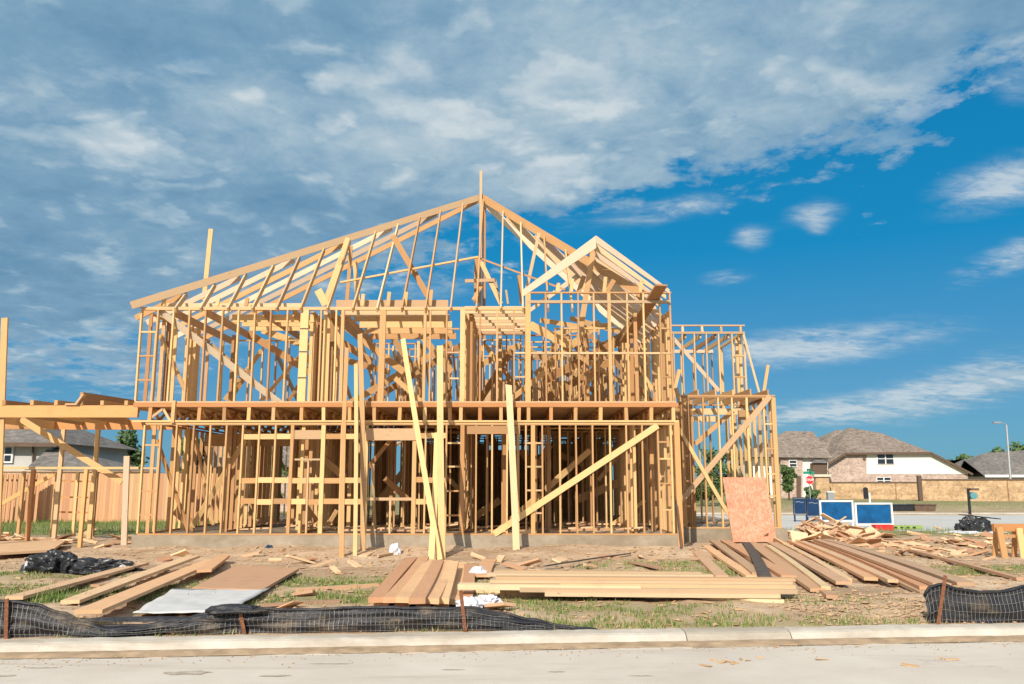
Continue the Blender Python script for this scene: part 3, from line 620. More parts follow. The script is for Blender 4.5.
for Y in (26.9, 30): 
    for i in range(9): 
        x = wl + .1 + i * .36
        if x < wr - .9: b2.beam((x, Y, Z0), (x, Y, WZ - .3), T, DP, (0, 1, 0))
    part('bottom_plate', M['inner'], MB().beam((wl, Y, Z0 + .02), (wr - .6, Y, Z0 + .02), DP, PT)); part('header', M['pale'], MB().beam((wl, Y, WZ - .2), (wr - .1, Y, WZ - .2), DP, .2))
part('side_stud', M['stud'], b2, kind='stuff')
for i in range(5):
    x = wl + .5 + i * .5; part('ceiling_joist', M['inner'], MB().beam((x, WY + .05, WZ + .06), (x + .05, WY + 3.2, WZ + .12), .04, .2 + .05 * (i % 2)))
part('header', M['inner'], MB().beam((wx(750), WY + .9, zpx(415, WY + .9)), (wx(766), WY + .9, zpx(415, WY + .9)), .09, .28))
part('brace', M['stud'], MB().beam(at(682, 415, WY + .05), at(697, 412, WY + .6), .05, .12)); part('brace', M['stud'], MB().beam(at(676, 388, WY - .1), at(680, 402, WY - .1), .1, .1, (0, 1, 0)))
part('strap', M['darkplank'], MB().beam(at(676, 500, HY - .3), at(681, 548, HY - .7), .07, .03, (1, 0, 0)))
# upper room of the wing
UY = 27.; ux = lambda px, py=365: at(px, py, UY).x
UZ = zpx(332, UY); UB = WZ + .0; ul, ur = ux(672), ux(745.5)
part('bottom_plate', M['stud'], MB().beam((ul, UY, UB + .02), (ur, UY, UB + .02), DP, PT)); part('top_plate', M['pale'], MB().beam((ul, UY, UZ - .03), (ur + .02, UY, UZ - .03), DP, .075))
part('top_rail', M['pale'], MB().beam((ul, UY + .02, zpx(325.5, UY)), (ur + .03, UY + .02, zpx(325.5, UY)), DP, .045))
for px, w in [(674, T), (683, T), (695, T), (707, T), (719.5, T), (733, T), (745, .06)]: vstud(ux(px), UB + .04, UZ - .07, 'pale', w, UY)
for px in (682.5, 702, 721, 740.5): vstud(ux(px, 328), UZ + .01, zpx(326, UY), 'pale', .07, UY + .02)
for py in (356, 377): part('blocking', M['stud'], MB().beam((ux(733) + .02, UY, zpx(py, UY)), (ux(745) - .03, UY, zpx(py, UY)), .08, .05))
face_board('diagonal_brace', (673, 338), (719, 391), UY + .07, .12, 'white_lumber'); part('rail', M['white_lumber'], MB().beam(at(672, 351.5, 30.2), at(713, 351.5, 30.2), .09, .12))
for y in (27.4, 27.8, 28.3, 29.9, 30.2): part('stud', M['stud'], MB().beam((ur - .04, y, UB), (ur - .04, y, UZ - .08), DP, T + .02, (0, 1, 0)))
for px in (682, 694, 704, 713): x = at(px, 380, 30.2).x; part('stud', M['stud'], MB().beam((x, 30.25, UB), (x, 30.25, UZ - .08), T, DP, (0, 1, 0)))

for px in (686, 701, 716, 729): x = ux(px, 340); part('ceiling_joist', M['inner'], MB().beam((x, UY + .05, UZ - .12), (x - .05, 30.3, UZ - .1), .05, .15))
part('top_plate', M['inner'], MB().beam((ur - .04, UY + .05, UZ - .03), (ur - .04, 30.3, UZ - .03), DP, .08))
part('upright_board', M['stud'], MB().beam(at(679, 370, 26), at(672, 398, 26), .1, .2, (0, 1, 0)))
face_board('prop', (743.5, 335), (759.5, 394), UY - .4, .07, 'pale'); face_board('upright_board', (768, 365), (763, 397), 25, .09, 'stud')
# -------- open porch on the left: beams on posts
PY = HY + .25
bz = at(70, 411.5, PY).z; p0, p1 = at(-60, 411.5, PY).x, XL2 - .03
part('porch_beam', M['orange'], MB().beam((p0, PY, bz), (p1, PY, bz), .09, .30))
ry_ = 24.2; rz_ = at(70, 424.8, ry_).z; r0 = at(56, 425, ry_).x
part('porch_beam', M['orange'], MB().beam((r0, ry_, rz_), (XL2, ry_, rz_), .09, .28)); part('porch_beam', M['inner'], MB().beam((at(-62, 424, ry_).x, ry_ , rz_), (r0 - .01, ry_, rz_), .09, .26))
part('porch_beam', M['inner'], MB().beam((r0 - .05, PY + .05, rz_), (r0 - .05, ry_ - .05, rz_), .09, .28))
for px in (83, 107, 129, -10, -30, 20): x = at(px, 424, ry_).x; part('porch_joist', M['inner'], MB().beam((x, PY + .06, bz - .02), (x, ry_ - .06, bz - .02), .04, .2))
for px, h, t in [(5, .13, .2), (33, .13, .22), (57, .13, .22), (82, .33, -.05), (103, .12, .2), (127, .12, .22), (-20, .13, .2)]:
    p = at(px, 405, PY); part('porch_joist', M['inner'], MB().beam((p.x, PY - .06, bz + .15 + h / 2), (p.x + .0, PY + 3.2, bz + .15 + h / 2 + .1), .085, h))
part('porch_joist', M['pale'], MB().beam(at(67, 404.5, PY), at(80, 404.5, PY), .2, .04)); part('porch_joist', M['pale'], MB().beam(at(77, 404, PY - .07), at(84, 394.5, PY - .07), .05, .13, (0, 1, 0)))
pp = at(62, 450, ry_ - .0); part('porch_post', M['pale'], MB().beam((pp.x, ry_, .15), (pp.x, ry_, rz_ - .14), .11, .09, (0, 1, 0)))
pp = at(96.5, 450, ry_); part('porch_post', M['stud'], MB().beam((pp.x, ry_, .15), (pp.x, ry_, rz_ - .14), .11, .09, (0, 1, 0)))
face_board('diagonal_brace', (21, 419), (122, 482), 22.3, .16, 'stud')
# low stud wall of the courtyard
for Y, zt, a, e in ((22., 2.16, -60, 139), (26.4, 2.12, -60, 150)):
    xa, xe = at(a, 470, Y).x, at(e, 470, Y).x; part('top_plate', M['stud'] if Y < 23 else M['pale'], MB().beam((xa, Y, zt), (xe, Y, zt), DP, .06))
for px, Y in [(30.5, 22.), (83.5, 22.), (21, 25.), (54.5, 26.2), (57.5, 25.8), (75.5, 26.3), (94.5, 26.2), (-20, 22)]:
    x = at(px, 505, Y).x; vstud(x, .12, 2.12, 'orange' if Y < 23 else 'stud', .09 if Y < 23 else .08, Y)
for py in (481, 497, 512): part('blocking', M['orange'], MB().beam(at(58.5, py, 26.3), at(93.5, py + .6, 26.3), .05, .05))
face_board('diagonal_brace', (-6, 508), (54, 474), 26.0, .12, 'orange')

# ------------------------------------------------------------------ boards leaning on the house
def lean(name, top, Yt, bot, zb, w, t, m, label, cat='plank'):
    p, q = gz(*bot, zb), at(*top, Yt); return MB().bent(p, q, w, t, random.uniform(-.008, .008) * 4, random.uniform(-.02, .03), random.uniform(-.1, .1), 8, (0, 1, 0)).build(name, M[m], None, label, cat, 'boards leaning against the house front', origin=p)
LN = [((347, 348), (341.7, 558), .10, 'stud', 'pale pole leaning on the front, leftmost of the four slim poles'), ((356, 364), (355, 557), .09, 'stud', 'short pale pole leaning between two taller poles on the house front'), ((360, 334), (363, 554), .12, 'stud', 'tallest thick pole of the slim set leaning on the house front'),
      ((373, 464), (377, 548), .07, 'pale', 'shortest thin stick leaning in front of the ground floor window opening'), ((403, 339), (440, 560), .12, 'stud', 'long plank leaning slanted across the other boards above the orange plank pile'), ((440, 346), (442, 559), .15, 'stud', 'wide upright plank leaning behind the slanted one above the orange pile'), ((437, 433), (431, 561), .13, 'stud', 'short plank leaning to the right, ending below the floor band'),
      ((508.5, 385), (516.5, 554), .155, 'pale', 'single wide whitish plank leaning on the middle of the house front')]
for i, (t, bo, w, m, l) in enumerate(LN): lean('leaning_plank', t, HY - .14 - .045 * (i % 4), bo, .16, w, .04, m, l)
p = at(127, 456, 20.9); q = at(124, 545, 20.9); MB().beam(q, p, .14, .05, (0, 1, 0)).build('wooden_post', M['white_lumber'], None, 'lone whitish post standing left of the house corner', 'post')
p = at(5, 318, 21.); q = at(-3, 540, 21.); MB().beam(q, p, .16, .05, (0, 1, 0)).build('tall_board', M['stud'], None, 'tall upright board rising above the porch beam at the frame edge', 'board')
# strand board sheet against the wing
bl, br_ = at(733, 542, 23.05), at(777, 541, 23.05); tl = at(722.5, 477.5, 23.45); br_.z = bl.z; tr = br_ + (tl - bl)
nrm = (br_ - bl).cross(tl - bl).normalized() * .02
os_ = MB().prism([bl, br_, tr, tl], nrm).build('strand_board_sheet', M['osb'], None, 'reddish strand board sheet leaning against the side wing', 'board')
ink = MB()
for r in range(11):
    if r == 5: continue
    f = .1 + r * .082; c = tl.lerp(bl, f).lerp(tr.lerp(br_, f), .47)
    ink.beam(c - nrm * .0 + Vector((-.05, 0, 0)) + nrm.normalized() * -.003, c + Vector((.05, 0, .0)) + nrm.normalized() * -.003, .004, .05)
ink.build('stamped_mark', M['ink'], os_)
# ------------------------------------------------------------------ loose boards in the yard
def gboard(pa, pb, w, t, m, name, label, group, lift=0., lift2=None, za=.17):
    p, q = gz(*pa, za + lift), gz(*pb, za + (lift if lift2 is None else lift2))
    L = (q - p).length
    return MB().bent(p, q, w, t, random.uniform(-.007, .007) * L, random.uniform(-.002, .003) * L, random.uniform(-.08, .08)).build(name, M[m], None, label, 'plank', group)
G1 = 'long planks lying on the grass at left'
gboard((14, 598), (143, 563.5), .24, .045, 'tan', 'plank', 'plank on the grass nearest the black bag heap', G1, .05, .09)
gboard((70, 602), (194, 556.5), .24, .045, 'tan', 'plank', 'middle one of three long planks lying on the left grass', G1, .06, .13)
gboard((88, 612), (214, 560), .30, .045, 'pink', 'plank', 'widest long plank, its end hanging over the black silt fence', G1, .14, .12)
gboard((204, 571), (224, 556), .24, .045, 'pink', 'plank', 'short plank behind the tilted plywood sheet', G1, .12, .12)
gboard((130, 592), (178, 576), .07, .04, 'pale', 'thin_strip', 'thin yellowish strip between two long planks on the left grass', G1, .02)
gboard((95, 586), (120, 583), .2, .04, 'tan', 'plank', 'short board lying across the gap near the black bag heap', G1, .02)
gboard((296, 590.5), (378, 585.5), .09, .06, 'tan', 'plank', 'thin batten on grass left of the orange plank pile', None, .02)
gboard((265, 605), (340, 601), .16, .03, 'tan', 'plank', 'flat board lying behind the middle of the silt fence', None, .0)
gboard((240, 614), (325, 603), .1, .03, 'tan', 'plank', 'low batten half hidden behind the silt fence bulge', None, -.02)
pts = [gz(193, 586, .25), gz(262, 588.5, .25), gz(299, 567.5, .29), gz(237, 564, .29)]
MB().prism([v - Vector((0, 0, .06)) for v in pts], (0, 0, .045)).build('plywood_sheet', M['ply'], None, 'flat brown plywood sheet lying on grass before the house', 'board')
pts = [gz(133, 612, .23), gz(228, 612, .22), gz(270, 588.5, .22), gz(172, 589, .22)]
b = MB(); n = 14
for j in range(n + 1):
    for i in range(n + 1):
        v = pts[0].lerp(pts[1], i / n).lerp(pts[3].lerp(pts[2], i / n), j / n); b.v.append(v + Vector((0, 0, .035 * mnoise.noise(Vector((v.x * 1.5, v.y * 2, 7.))) + .012 * mnoise.noise(v * 7))))
for j in range(n):
    for i in range(n): a = j * (n + 1) + i; b.f.append((a, a + 1, a + n + 2, a + n + 1)); b.uv.append([(0, 0)] * 4)
o = b.build('grey_sheet', M['sheetgrey'], None, 'pale grey sheet lying flat beside the widest long plank', 'sheet', smooth=True)
sm = o.modifiers.new('thickness', 'SOLIDIFY'); sm.thickness = .012
pts = [gz(-15, 556, .24), gz(52, 552, .24), gz(66, 542, .26), gz(-15, 543, .26)]
MB().prism(pts, (0, 0, .05)).build('plywood_sheet', M['ply'], None, 'pale plywood sheet on dirt at the left picture edge', 'board')
# orange pile
G2 = 'orange planks piled behind the silt fence'
pile = [((376, 600), (412, 559)), ((391, 600), (424, 558)), ((404, 600), (431, 561)), ((417, 601), (438, 562)), ((431, 601), (447, 562)), ((441, 601), (453, 563))]
for i, (a, e) in enumerate(pile):
    gboard(a, e, .20, .07, 'pink', 'orange_plank', '%s orange plank from the left on top of the pile' % ORD[i], G2, .13 + .03 * (2.5 - abs(i - 2.5)), .15 + .02 * (i % 2))
for i, (a, e) in enumerate([((381, 606), (408, 566)), ((402, 607), (425, 566)), ((423, 607), (440, 566)), ((441, 607), (452, 568)), ((455, 602), (462, 564)), ((466, 598), (469, 566))]):
    gboard(a, e, .19, .07, 'tan' if i < 4 else 'pink', 'orange_plank', '%s plank from the left in the bottom layer of the orange pile' % ORD[i], G2, .03)
gboard((482, 576), (490, 560), .28, .04, 'pink', 'plank', 'short wide plank right of the orange pile before white wrapper', None, .05)
# pale lumber stack
G3 = 'pale lumber stacked in front of the house'
def xb(px0, px1, py, Yoff, z, w, t, m, label):
    p, q = gz(px0, py, .2), gz(px1, py + (px1 - px0) * .012, .2)
    y = Yoff; a = (gz(px0, 585, .2).x, y, z); e = (gz(px1, 585, .2).x, y + random.uniform(-.06, .06) - .22, z); MB().beam(a, e, w, t).build('lumber', M[m], None, label, 'lumber', G3)
yb = gz(640, 603, .17).y
def stk(px0, px1, py0, py1, Y, dep, m, label, tw=-.12):
    a, e = at(px0, (py0 + py1) / 2, Y), at(px1, (py0 + py1) / 2, Y); h = at(px0, py0, Y).z - at(px0, py1, Y).z; z = a.z
    MB().beam((a.x, Y + dep / 2, z), (e.x, Y + dep / 2 + tw, z - .012), dep, h).build('lumber', M[m], None, label, 'lumber', G3)
gboard((470, 590.5), (784, 601.5), .1, .05, 'stack', 'lumber', 'thin pale board slanting along the front foot of the lumber stack', G3, .02)
stk(545, 778, 592.4, 596.4, yb + .15, .19, 'stack', 'short lower board at the right front of the pale lumber stack')
stk(458, 640, 584.4, 589.6, yb + .30, .24, 'stack', 'pale board ending farthest left beside the white wrapper'); stk(520, 795, 587.6, 592.2, yb + .22, .24, 'stack', 'wide pale board ending farthest right in the lumber stack')
stk(560, 793, 583.4, 587.4, yb + .30, .19, 'pale', 'upper right board of the pale lumber stack'); stk(490, 790, 580., 583.2, yb + .42, .19, 'stack', 'upper long board along the middle of the pale stack'); stk(496, 793, 576.8, 579.7, yb + .52, .19, 'pale', 'topmost long board of the pale lumber stack')
stk(487, 712, 573.4, 576.5, yb + .75, .19, 'stack', 'rear upper board of the lumber stack, ending short at right'); stk(494, 700, 570.8, 573.2, yb + .98, .14, 'pale', 'rearmost top board of the pale lumber stack')
MB().box((at(500, 590, yb + .6).x, yb + .5, .12), (at(705, 590, yb + .6).x, yb + 1.1, at(512, 577.5, yb + .7).z)).build('lumber', M['pale'], None, 'rearmost thick timber under the short top board', 'lumber', G3)
# fanned planks
G4 = 'planks fanned out beside the strand board sheet'
fan = [((693, 547), (722, 577), .22, 'tan', 0), ((706, 546), (752, 577), .2, 'pink', 0), ((713, 541), (758, 574), .2, 'tan', .04), ((725, 541), (789, 577), .24, 'pink', .06), ((752, 543), (818, 590), .22, 'pink', .03), ((758, 545), (832, 597), .15, 'tan', 0), ((772, 543), (844, 583), .24, 'tan', .05), ((768, 546), (826, 588), .13, 'pale', .06),
       ((791, 541), (871, 579), .22, 'pink', .03), ((782, 543), (848, 580), .13, 'tan', 0), ((797, 540), (893, 581), .16, 'tan', .07), ((804, 541), (926, 594), .15, 'tan', .0), ((809, 540), (927, 588), .2, 'pink', .06), ((818, 540), (942, 585), .24, 'tan', .12), ((826, 540), (966, 584), .24, 'tan', .14), ((735, 548), (780, 580), .16, 'tan', 0)]
fan.sort(key=lambda f: f[0][0])
for i, (a, e, w, m, l) in enumerate(fan): gboard(a, e, w, .05, m, 'fanned_plank', '%s plank from the left in the fan beside the strand board sheet' % ORD[i], G4, l + .05, l + .02)
gboard((746, 543), (765, 577), .2, .05, 'darkplank', 'dark_plank', 'dark grey weathered plank lying across the fanned planks', None, .15, .12)
gboard((910, 550), (1020, 579), .12, .05, 'tan', 'plank', 'single long plank on dirt left of the sawhorse', None, .05, .03)
gboard((545, 566), (630, 553.5), .06, .02, 'darkplank', 'dark_plank', 'thin dark strip on the bare dirt before the slab', None, .05)
gboard((632, 562), (660, 568), .2, .03, 'tan', 'plank', 'small flat board on dirt behind the pale lumber stack', None, .02)
gboard((385, 545), (363, 556), .2, .03, 'scrap', 'plank', 'wide scrap board at the feet of the leaning poles', None, .08, .02)
gboard((425, 547.5), (378, 556), .06, .04, 'pale', 'thin_strip', 'thin pale strip lying beside the white paper at leaning poles', None, .06, .02)
# ------------------------------------------------------------------ scraps
def scrap(px, py, zz, label, group, big=1., cat='scrap wood', m=None):
    p = gz(px, py, zz); L = random.uniform(.25, .75) * big; a = random.uniform(0, math.pi); t = random.uniform(-.35, .35)
    d = Vector((math.cos(a) * math.cos(t), math.sin(a) * math.cos(t), math.sin(t))) * L / 2
    w, h = random.choice(((.09, .04), (.14, .04), (.19, .04), (.3, .012)))
    p.z += abs(d.z) * .6
    MB().beam(p - d, p + d, w, h, (0, 0, 1), random.uniform(-.5, .5)).build('scrap_piece', M[m or 'scrap'], None, label, cat, group)
GS = 'offcuts in the scrap heap by the blue signs'
hc = gz(832, 541, .2)
for i in range(120):
    px = random.gauss(828, 23); u = random.random()
    h = max(0, 1 - abs(px - 828) / 50.) * .46
    py = random.uniform(534, 546); z = .18 + h * random.random() * max(0, (546 - py) / 12.) * 1.0
    g = gz(px, py, .18); MBp = g
    L = random.uniform(.3, .95); a = random.uniform(0, math.pi); t = random.uniform(-.5, .5); d = Vector((math.cos(a) * math.cos(t), .6 * math.sin(a) * math.cos(t), math.sin(t))) * L / 2
    c = Vector((g.x, g.y, z + .05 + abs(d.z) * .5)); w, h2 = random.choice(((.09, .04), (.14, .04), (.19, .04), (.45, .012)))
    MB().beam(c - d, c + d, w, h2, (0, 0, 1), random.uniform(-.7, .7)).build('scrap_piece', M['scrap'], None, 'light wood offcut in the scrap heap before the blue signs', 'scrap wood', GS)
for i in range(100):
    scrap(random.uniform(840, 1010), random.gauss(545, 5.5), .17, 'wood offcut strewn over dirt right of the scrap heap', 'offcuts strewn right of the scrap heap', .8)
for i in range(34):
    scrap(random.uniform(2, 132), random.gauss(540.5, 2.5), .2, 'wood offcut strewn along the low stud wall at left', 'offcuts along the low stud wall', 1.1)
for px, py in [(405, 553), (300, 562), (312, 560), (322, 566), (335, 571), (355, 566), (478, 558), (500, 560), (560, 560), (590, 566), (610, 558), (540, 572), (700, 560), (670, 552), (250, 556), (275, 560), (285, 553), (180, 556), (165, 560), (445, 570), (290, 606), (305, 596), (500, 607), (655, 560), (720, 590), (530, 565), (515, 568), (640, 556)]:
    scrap(px, py, .18, 'small offcut lying on the bare yard dirt', 'small offcuts on the yard dirt', .8)
# ------------------------------------------------------------------ black heap, wrapper, clods
def crumple(name, c, r, m, label, cat, seed, amp=.35, parent=None, subs=5, group=None, sharp=2.2):
    import bmesh
    bm = bmesh.new(); bmesh.ops.create_icosphere(bm, subdivisions=subs, radius=1.)
    for v in bm.verts:
        n = v.co.normalized(); q = n * sharp + Vector((seed, seed * 2, 0))
        k = 1 + amp * (1 - abs(mnoise.noise(q)) * 2.4) + amp * .5 * mnoise.noise(q * 2.3) + amp * .3 * (1 - 2 * abs(mnoise.noise(q * 5))) + amp * .16 * (1 - 2 * abs(mnoise.noise(q * 11)))
        v.co = Vector((n.x * r[0] * k, n.y * r[1] * k, max(-.25 * r[2], n.z * r[2] * k)))
    me = bpy.data.meshes.new(name); bm.to_mesh(me); bm.free(); o = bpy.data.objects.new(name, me); COL.objects.link(o)
    me.uv_layers.new(name='UVMap'); me.materials.append(m)
    o.location = Vector(c) - (wpos(parent) if parent else Vector((0, 0, 0)))
    if parent: o.parent = parent
    tag(o, label, cat, group); return o
c = gz(52, 573, .16); h = crumple('plastic_heap', c + Vector((0, 0, .02)), (.4, .3, .27), M['black'], 'crumpled black plastic heap on grass behind the left planks', 'plastic heap', 3.3)
crumple('fold', c + Vector((.75, .1, .05)), (.55, .26, .15), M['black'], None, None, 8.1, parent=h); crumple('white_end', c + Vector((1.25, .05, .05)), (.1, .1, .09), M['paper'], None, None, 5.1, parent=h, subs=3); crumple('white_end', c + Vector((-.36, -.1, .08)), (.05, .1, .17), M['paper'], None, None, 1.1, parent=h, subs=3)
crumple('wrapper', gz(487, 603, .18), (.15, .12, .08), M['paper'], 'crumpled white wrapper between orange pile and lumber stack', 'wrapper', 2.7, .35); crumple('wrapper', gz(468, 607, .18), (.12, .12, .09), M['paper'], 'white wrapper scrap tucked behind the middle silt fence post', 'wrapper', 12.7, .5, subs=3)
crumple('wrapper', gz(478, 575, .2), (.1, .1, .1), M['paper'], 'small white wrapper at the far end of the orange pile', 'wrapper', 4.7, .5, subs=3)
crumple('paper_sack', gz(395, 553, .2), (.1, .1, .17), M['paper'], 'white paper sack on dirt beside the leaning poles', 'sack', 6.7, .4, subs=3)
crumple('blue_rag', gz(269, 552, .17), (.1, .1, .12), M['navy'], 'small blue rag on dirt before the slab', 'rag', 9.2, .4, subs=3)
crumple('blue_film', gz(853, 595, .13), (.28, .12, .02), M['sheetgrey'], 'flattened bluish film on dirt below the fanned planks', 'film', 9.9, .4, subs=3)
cl = MB()
for i in range(6000):
    if random.random() < .27: x, y = random.uniform(3.5, 8), random.uniform(10.2, 12.6)
    else: x, y = random.uniform(-13, 14), random.uniform(9.6, 20.5)
    if y < 9.5 + sk(x): continue
    s = random.uniform(.012, .035) * (random.uniform(1.5, 2.1) if random.random() < .1 else 1); z = gheight(x, y) + s * .3
    b0 = len(cl.v)
    for dx, dy, dz in ((1, 0, 0), (-1, 0, 0), (0, 1, 0), (0, -1, 0), (0, 0, 1), (0, 0, -1)):
        k = s * random.uniform(.6, 1.4); cl.v.append(Vector((x + dx * k, y + dy * k, z + dz * k * .5)))
    for f in ((0, 2, 4), (2, 1, 4), (1, 3, 4), (3, 0, 4), (2, 0, 5), (1, 2, 5), (3, 1, 5), (0, 3, 5)): cl.f.append(tuple(b0 + q for q in f)); cl.uv.append([(0, 0)] * 3)
for i in range(900):
    x = random.uniform(-7.5, 8); y = KY + sk(x) - abs(random.gauss(0, .35)) - .05; s = random.uniform(.004, .014); b0 = len(cl.v)
    for dx, dy, dz in ((1, 0, 0), (-1, 0, 0), (0, 1, 0), (0, -1, 0), (0, 0, 1), (0, 0, -1)): k = s * random.uniform(.6, 1.4); cl.v.append(Vector((x + dx * k, y + dy * k, .004 + dz * k * .7)))
    for f in ((0, 2, 4), (2, 1, 4), (1, 3, 4), (3, 0, 4), (2, 0, 5), (1, 2, 5), (3, 1, 5), (0, 3, 5)): cl.f.append(tuple(b0 + q for q in f)); cl.uv.append([(0, 0)] * 3)
cl.build('dirt_clods', M['clod'], kind='stuff')
ch = MB()
def chip(x, y, z, s):
    a = random.uniform(0, 6.28); d = Vector((math.cos(a), math.sin(a), random.uniform(-.15, .15))) * s; e = Vector((-math.sin(a), math.cos(a), random.uniform(-.3, .3))) * s * .25
    p = Vector((x, y, z + .012)); t = (random.random() * 90, random.random() * 90); b0 = len(ch.v); up = Vector((0, 0, .008))
    ch.v += [p - d - e, p + d - e, p + d + e, p - d + e, p - d - e + up, p + d - e + up, p + d + e + up, p - d + e + up]
    for f in ((4, 5, 6, 7), (0, 1, 5, 4), (1, 2, 6, 5), (2, 3, 7, 6), (3, 0, 4, 7)): ch.f.append(tuple(b0 + q for q in f)); ch.uv.append([t] * 4)
for i in range(1500):
    x = random.uniform(-13, 15); y = random.uniform(9.55 + sk(x), 20.5); chip(x, y, gheight(x, y), random.uniform(.02, .08))
for i in range(500):
    px, py = random.uniform(770, 1030), random.gauss(545, 6); p = gz(px, max(536, py), .16); chip(p.x, p.y, gheight(p.x, p.y), random.uniform(.06, .2))
for px, py in [(714, 660), (722, 662), (728, 661), (741, 659), (748, 660), (760, 657), (705, 665), (735, 663), (822, 659), (940, 658), (952, 659), (775, 646), (790, 644), (910, 665)]: p = gz(px, py, .01); chip(p.x, p.y, -.008, random.uniform(.03, .08))
ch.build('wood_chips', M['chips'], kind='stuff')
# grass blades
gr = MB(); dg = MB()
def blade(b, x, y, h, z):
    a = random.uniform(0, 6.28); w = random.uniform(.006, .013); dx, dy = math.cos(a) * w, math.sin(a) * w; l = random.uniform(.1, .6) * h; b2 = random.uniform(0, 6.28)
    b0 = len(b.v); t = (random.random() * 90, random.random() * 90)
    b.v += [Vector((x - dx, y - dy, z - .01)), Vector((x + dx, y + dy, z - .01)), Vector((x + math.cos(b2) * l, y + math.sin(b2) * l, z + h))]; b.f.append((b0, b0 + 1, b0 + 2)); b.uv.append([t] * 3)
for p, rx, ry, s in GP:
    n = int(7500 * rx * ry * s)
    for i in range(n):
        a, r = random.uniform(0, 6.28), math.sqrt(random.random()) * 1.35
        x, y = p.x + rx * r * math.cos(a), p.y + ry * r * math.sin(a)
        if y < 9.5 + sk(x) or (y > 20.4 and -9.3 < x < 4.2): continue
        if mnoise.noise(Vector((x * 2.6, y * 2.6, 4.))) < -.08 or random.random() < r * .5: continue
        blade(gr if random.random() < .72 else dg, x, y, random.uniform(.02, .065) * (1.7 if random.random() < .06 else 1), gheight(x, y))
for i in range(5200):
    x = random.uniform(-9, 12); y = 9.46 + sk(x) + abs(random.gauss(0, .35))
    if mnoise.noise(Vector((x * 1.3, y, 8.))) < .0: continue
    blade(gr if random.random() < .45 else dg, x, y, random.uniform(.02, .09), gheight(x, y))
for i in range(130):
    c = gz(38, 606, .15); blade(gr, c.x + random.gauss(0, .14), c.y + random.gauss(0.35, .12), random.uniform(.1, .28), .12)
for i in range(20000):                                   # lawns behind the site
    if random.random() < .5: x, y = random.uniform(-24, -8), random.uniform(27.5, 36.5)
    else: x, y = random.uniform(9, 40), random.choice((random.uniform(27, 34), random.uniform(56, 78)))
    blade(gr, x, y, random.uniform(.08, .22), gheight(x, y))
gr.build('grass', M['grass'], kind='stuff'); dg.build('dry_grass', M['drygrass'], kind='stuff')
# ------------------------------------------------------------------ silt fences
def silt(name, label, top, posts, Yf, seed, x_end_fold):
    root_x = gz(top[0][0], 637, .16).x
    root = empty(name, (root_x, Yf + sk(root_x), .1), label, 'silt fence')
    def fat(px, py):
        p = at(px, py, Yf)
        for _ in range(4): p = at(px, py, Yf + sk(p.x))
        return p
    xs = [fat(px, 620).x for px, _ in top]; zs = [fat(px, py).z for px, py in top]
    def topz(x):
        for i in range(len(xs) - 1):
            if xs[i] <= x <= xs[i + 1]:
                t = (x - xs[i]) / (xs[i + 1] - xs[i]); t = t * t * (3 - 2 * t); return zs[i] + (zs[i + 1] - zs[i]) * t
        return zs[-1]
    def fy(x, t):
        sag = max(0, (.56 - topz(x)) / .3)
        return Yf + sk(x) + .035 * mnoise.noise(Vector((x * 1.4, t * 1.2, seed))) + (.03 + .05 * sag) * mnoise.noise(Vector((x * 2.2, t * 5.5, seed + 4))) + .018 * mnoise.noise(Vector((x * 9 + t * 6, t * 8, seed + 9))) - .1 * sag * math.sin(t * 3.1) * .6
    b = MB(); n = int((xs[-1] - xs[0]) / .035); K = 14; zb = .075
    for i in range(n + 1):
        x = xs[0] + (xs[-1] - xs[0]) * i / n; zt = topz(x) + .012 * mnoise.noise(Vector((x * 5, seed, 0)))
        for k in range(K + 1):
            t = k / K; b.v.append(Vector((x, fy(x, t), zb + (zt - zb) * t)))
    for i in range(n):
        for k in range(K): a = i * (K + 1) + k; b.f.append((a, a + K + 1, a + K + 2, a + 1)); b.uv.append([(0, 0)] * 4)
    o = b.build('fabric', M['fabric'], root, smooth=True); sm = o.modifiers.new('thickness', 'SOLIDIFY'); sm.thickness = .004
    # rolled, slumped top hem
    hem = MB(); pts = []
    for i in range(int((xs[-1] - xs[0]) / .06) + 1):
        x = xs[0] + i * .06; pts.append(Vector((x, fy(x, 1.) - .012, topz(x) - .012 + .01 * mnoise.noise(Vector((x * 6, 3, seed))))))
    hem.tube(pts, .018, 7); hem.build('hem', M['fabric'], root, smooth=True)
    w = MB()
    x = xs[0] + .03
    while x < xs[-1] - .05:
        zt = topz(x) - .03
        if zt - zb > .05: w.tube([Vector((x + .004 * math.sin(k * 2 + x * 9), fy(x, k / 5) - .022, zb + (zt - zb) * k / 5)) for k in range(6)], .0022, 3)
        x += .052
    for r in range(4):
        f = .12 + r * .26; pts = []
        for i in range(int((xs[-1] - xs[0]) / .07)):
            x = xs[0] + .03 + i * .07; pts.append(Vector((x, fy(x, f) - .022, zb + (topz(x) - .03 - zb) * f)))
        w.tube(pts, .0022, 3)
    w.build('wire_mesh', M['wire'], root)
    for (pa, pb) in posts:
        p, q = fat(*pa) - Vector((0, .06, 0)), fat(*pb) - Vector((0, .06, 0)); b = MB(); b.beam(p, q, .042, .008, (0, 1, 0)); b.beam(p + Vector((0, .02, 0)), q + Vector((0, .02, 0)), .007, .034, (0, 1, 0))
        b.build('post', M['rust'], root)
    return root
YF = 9.53
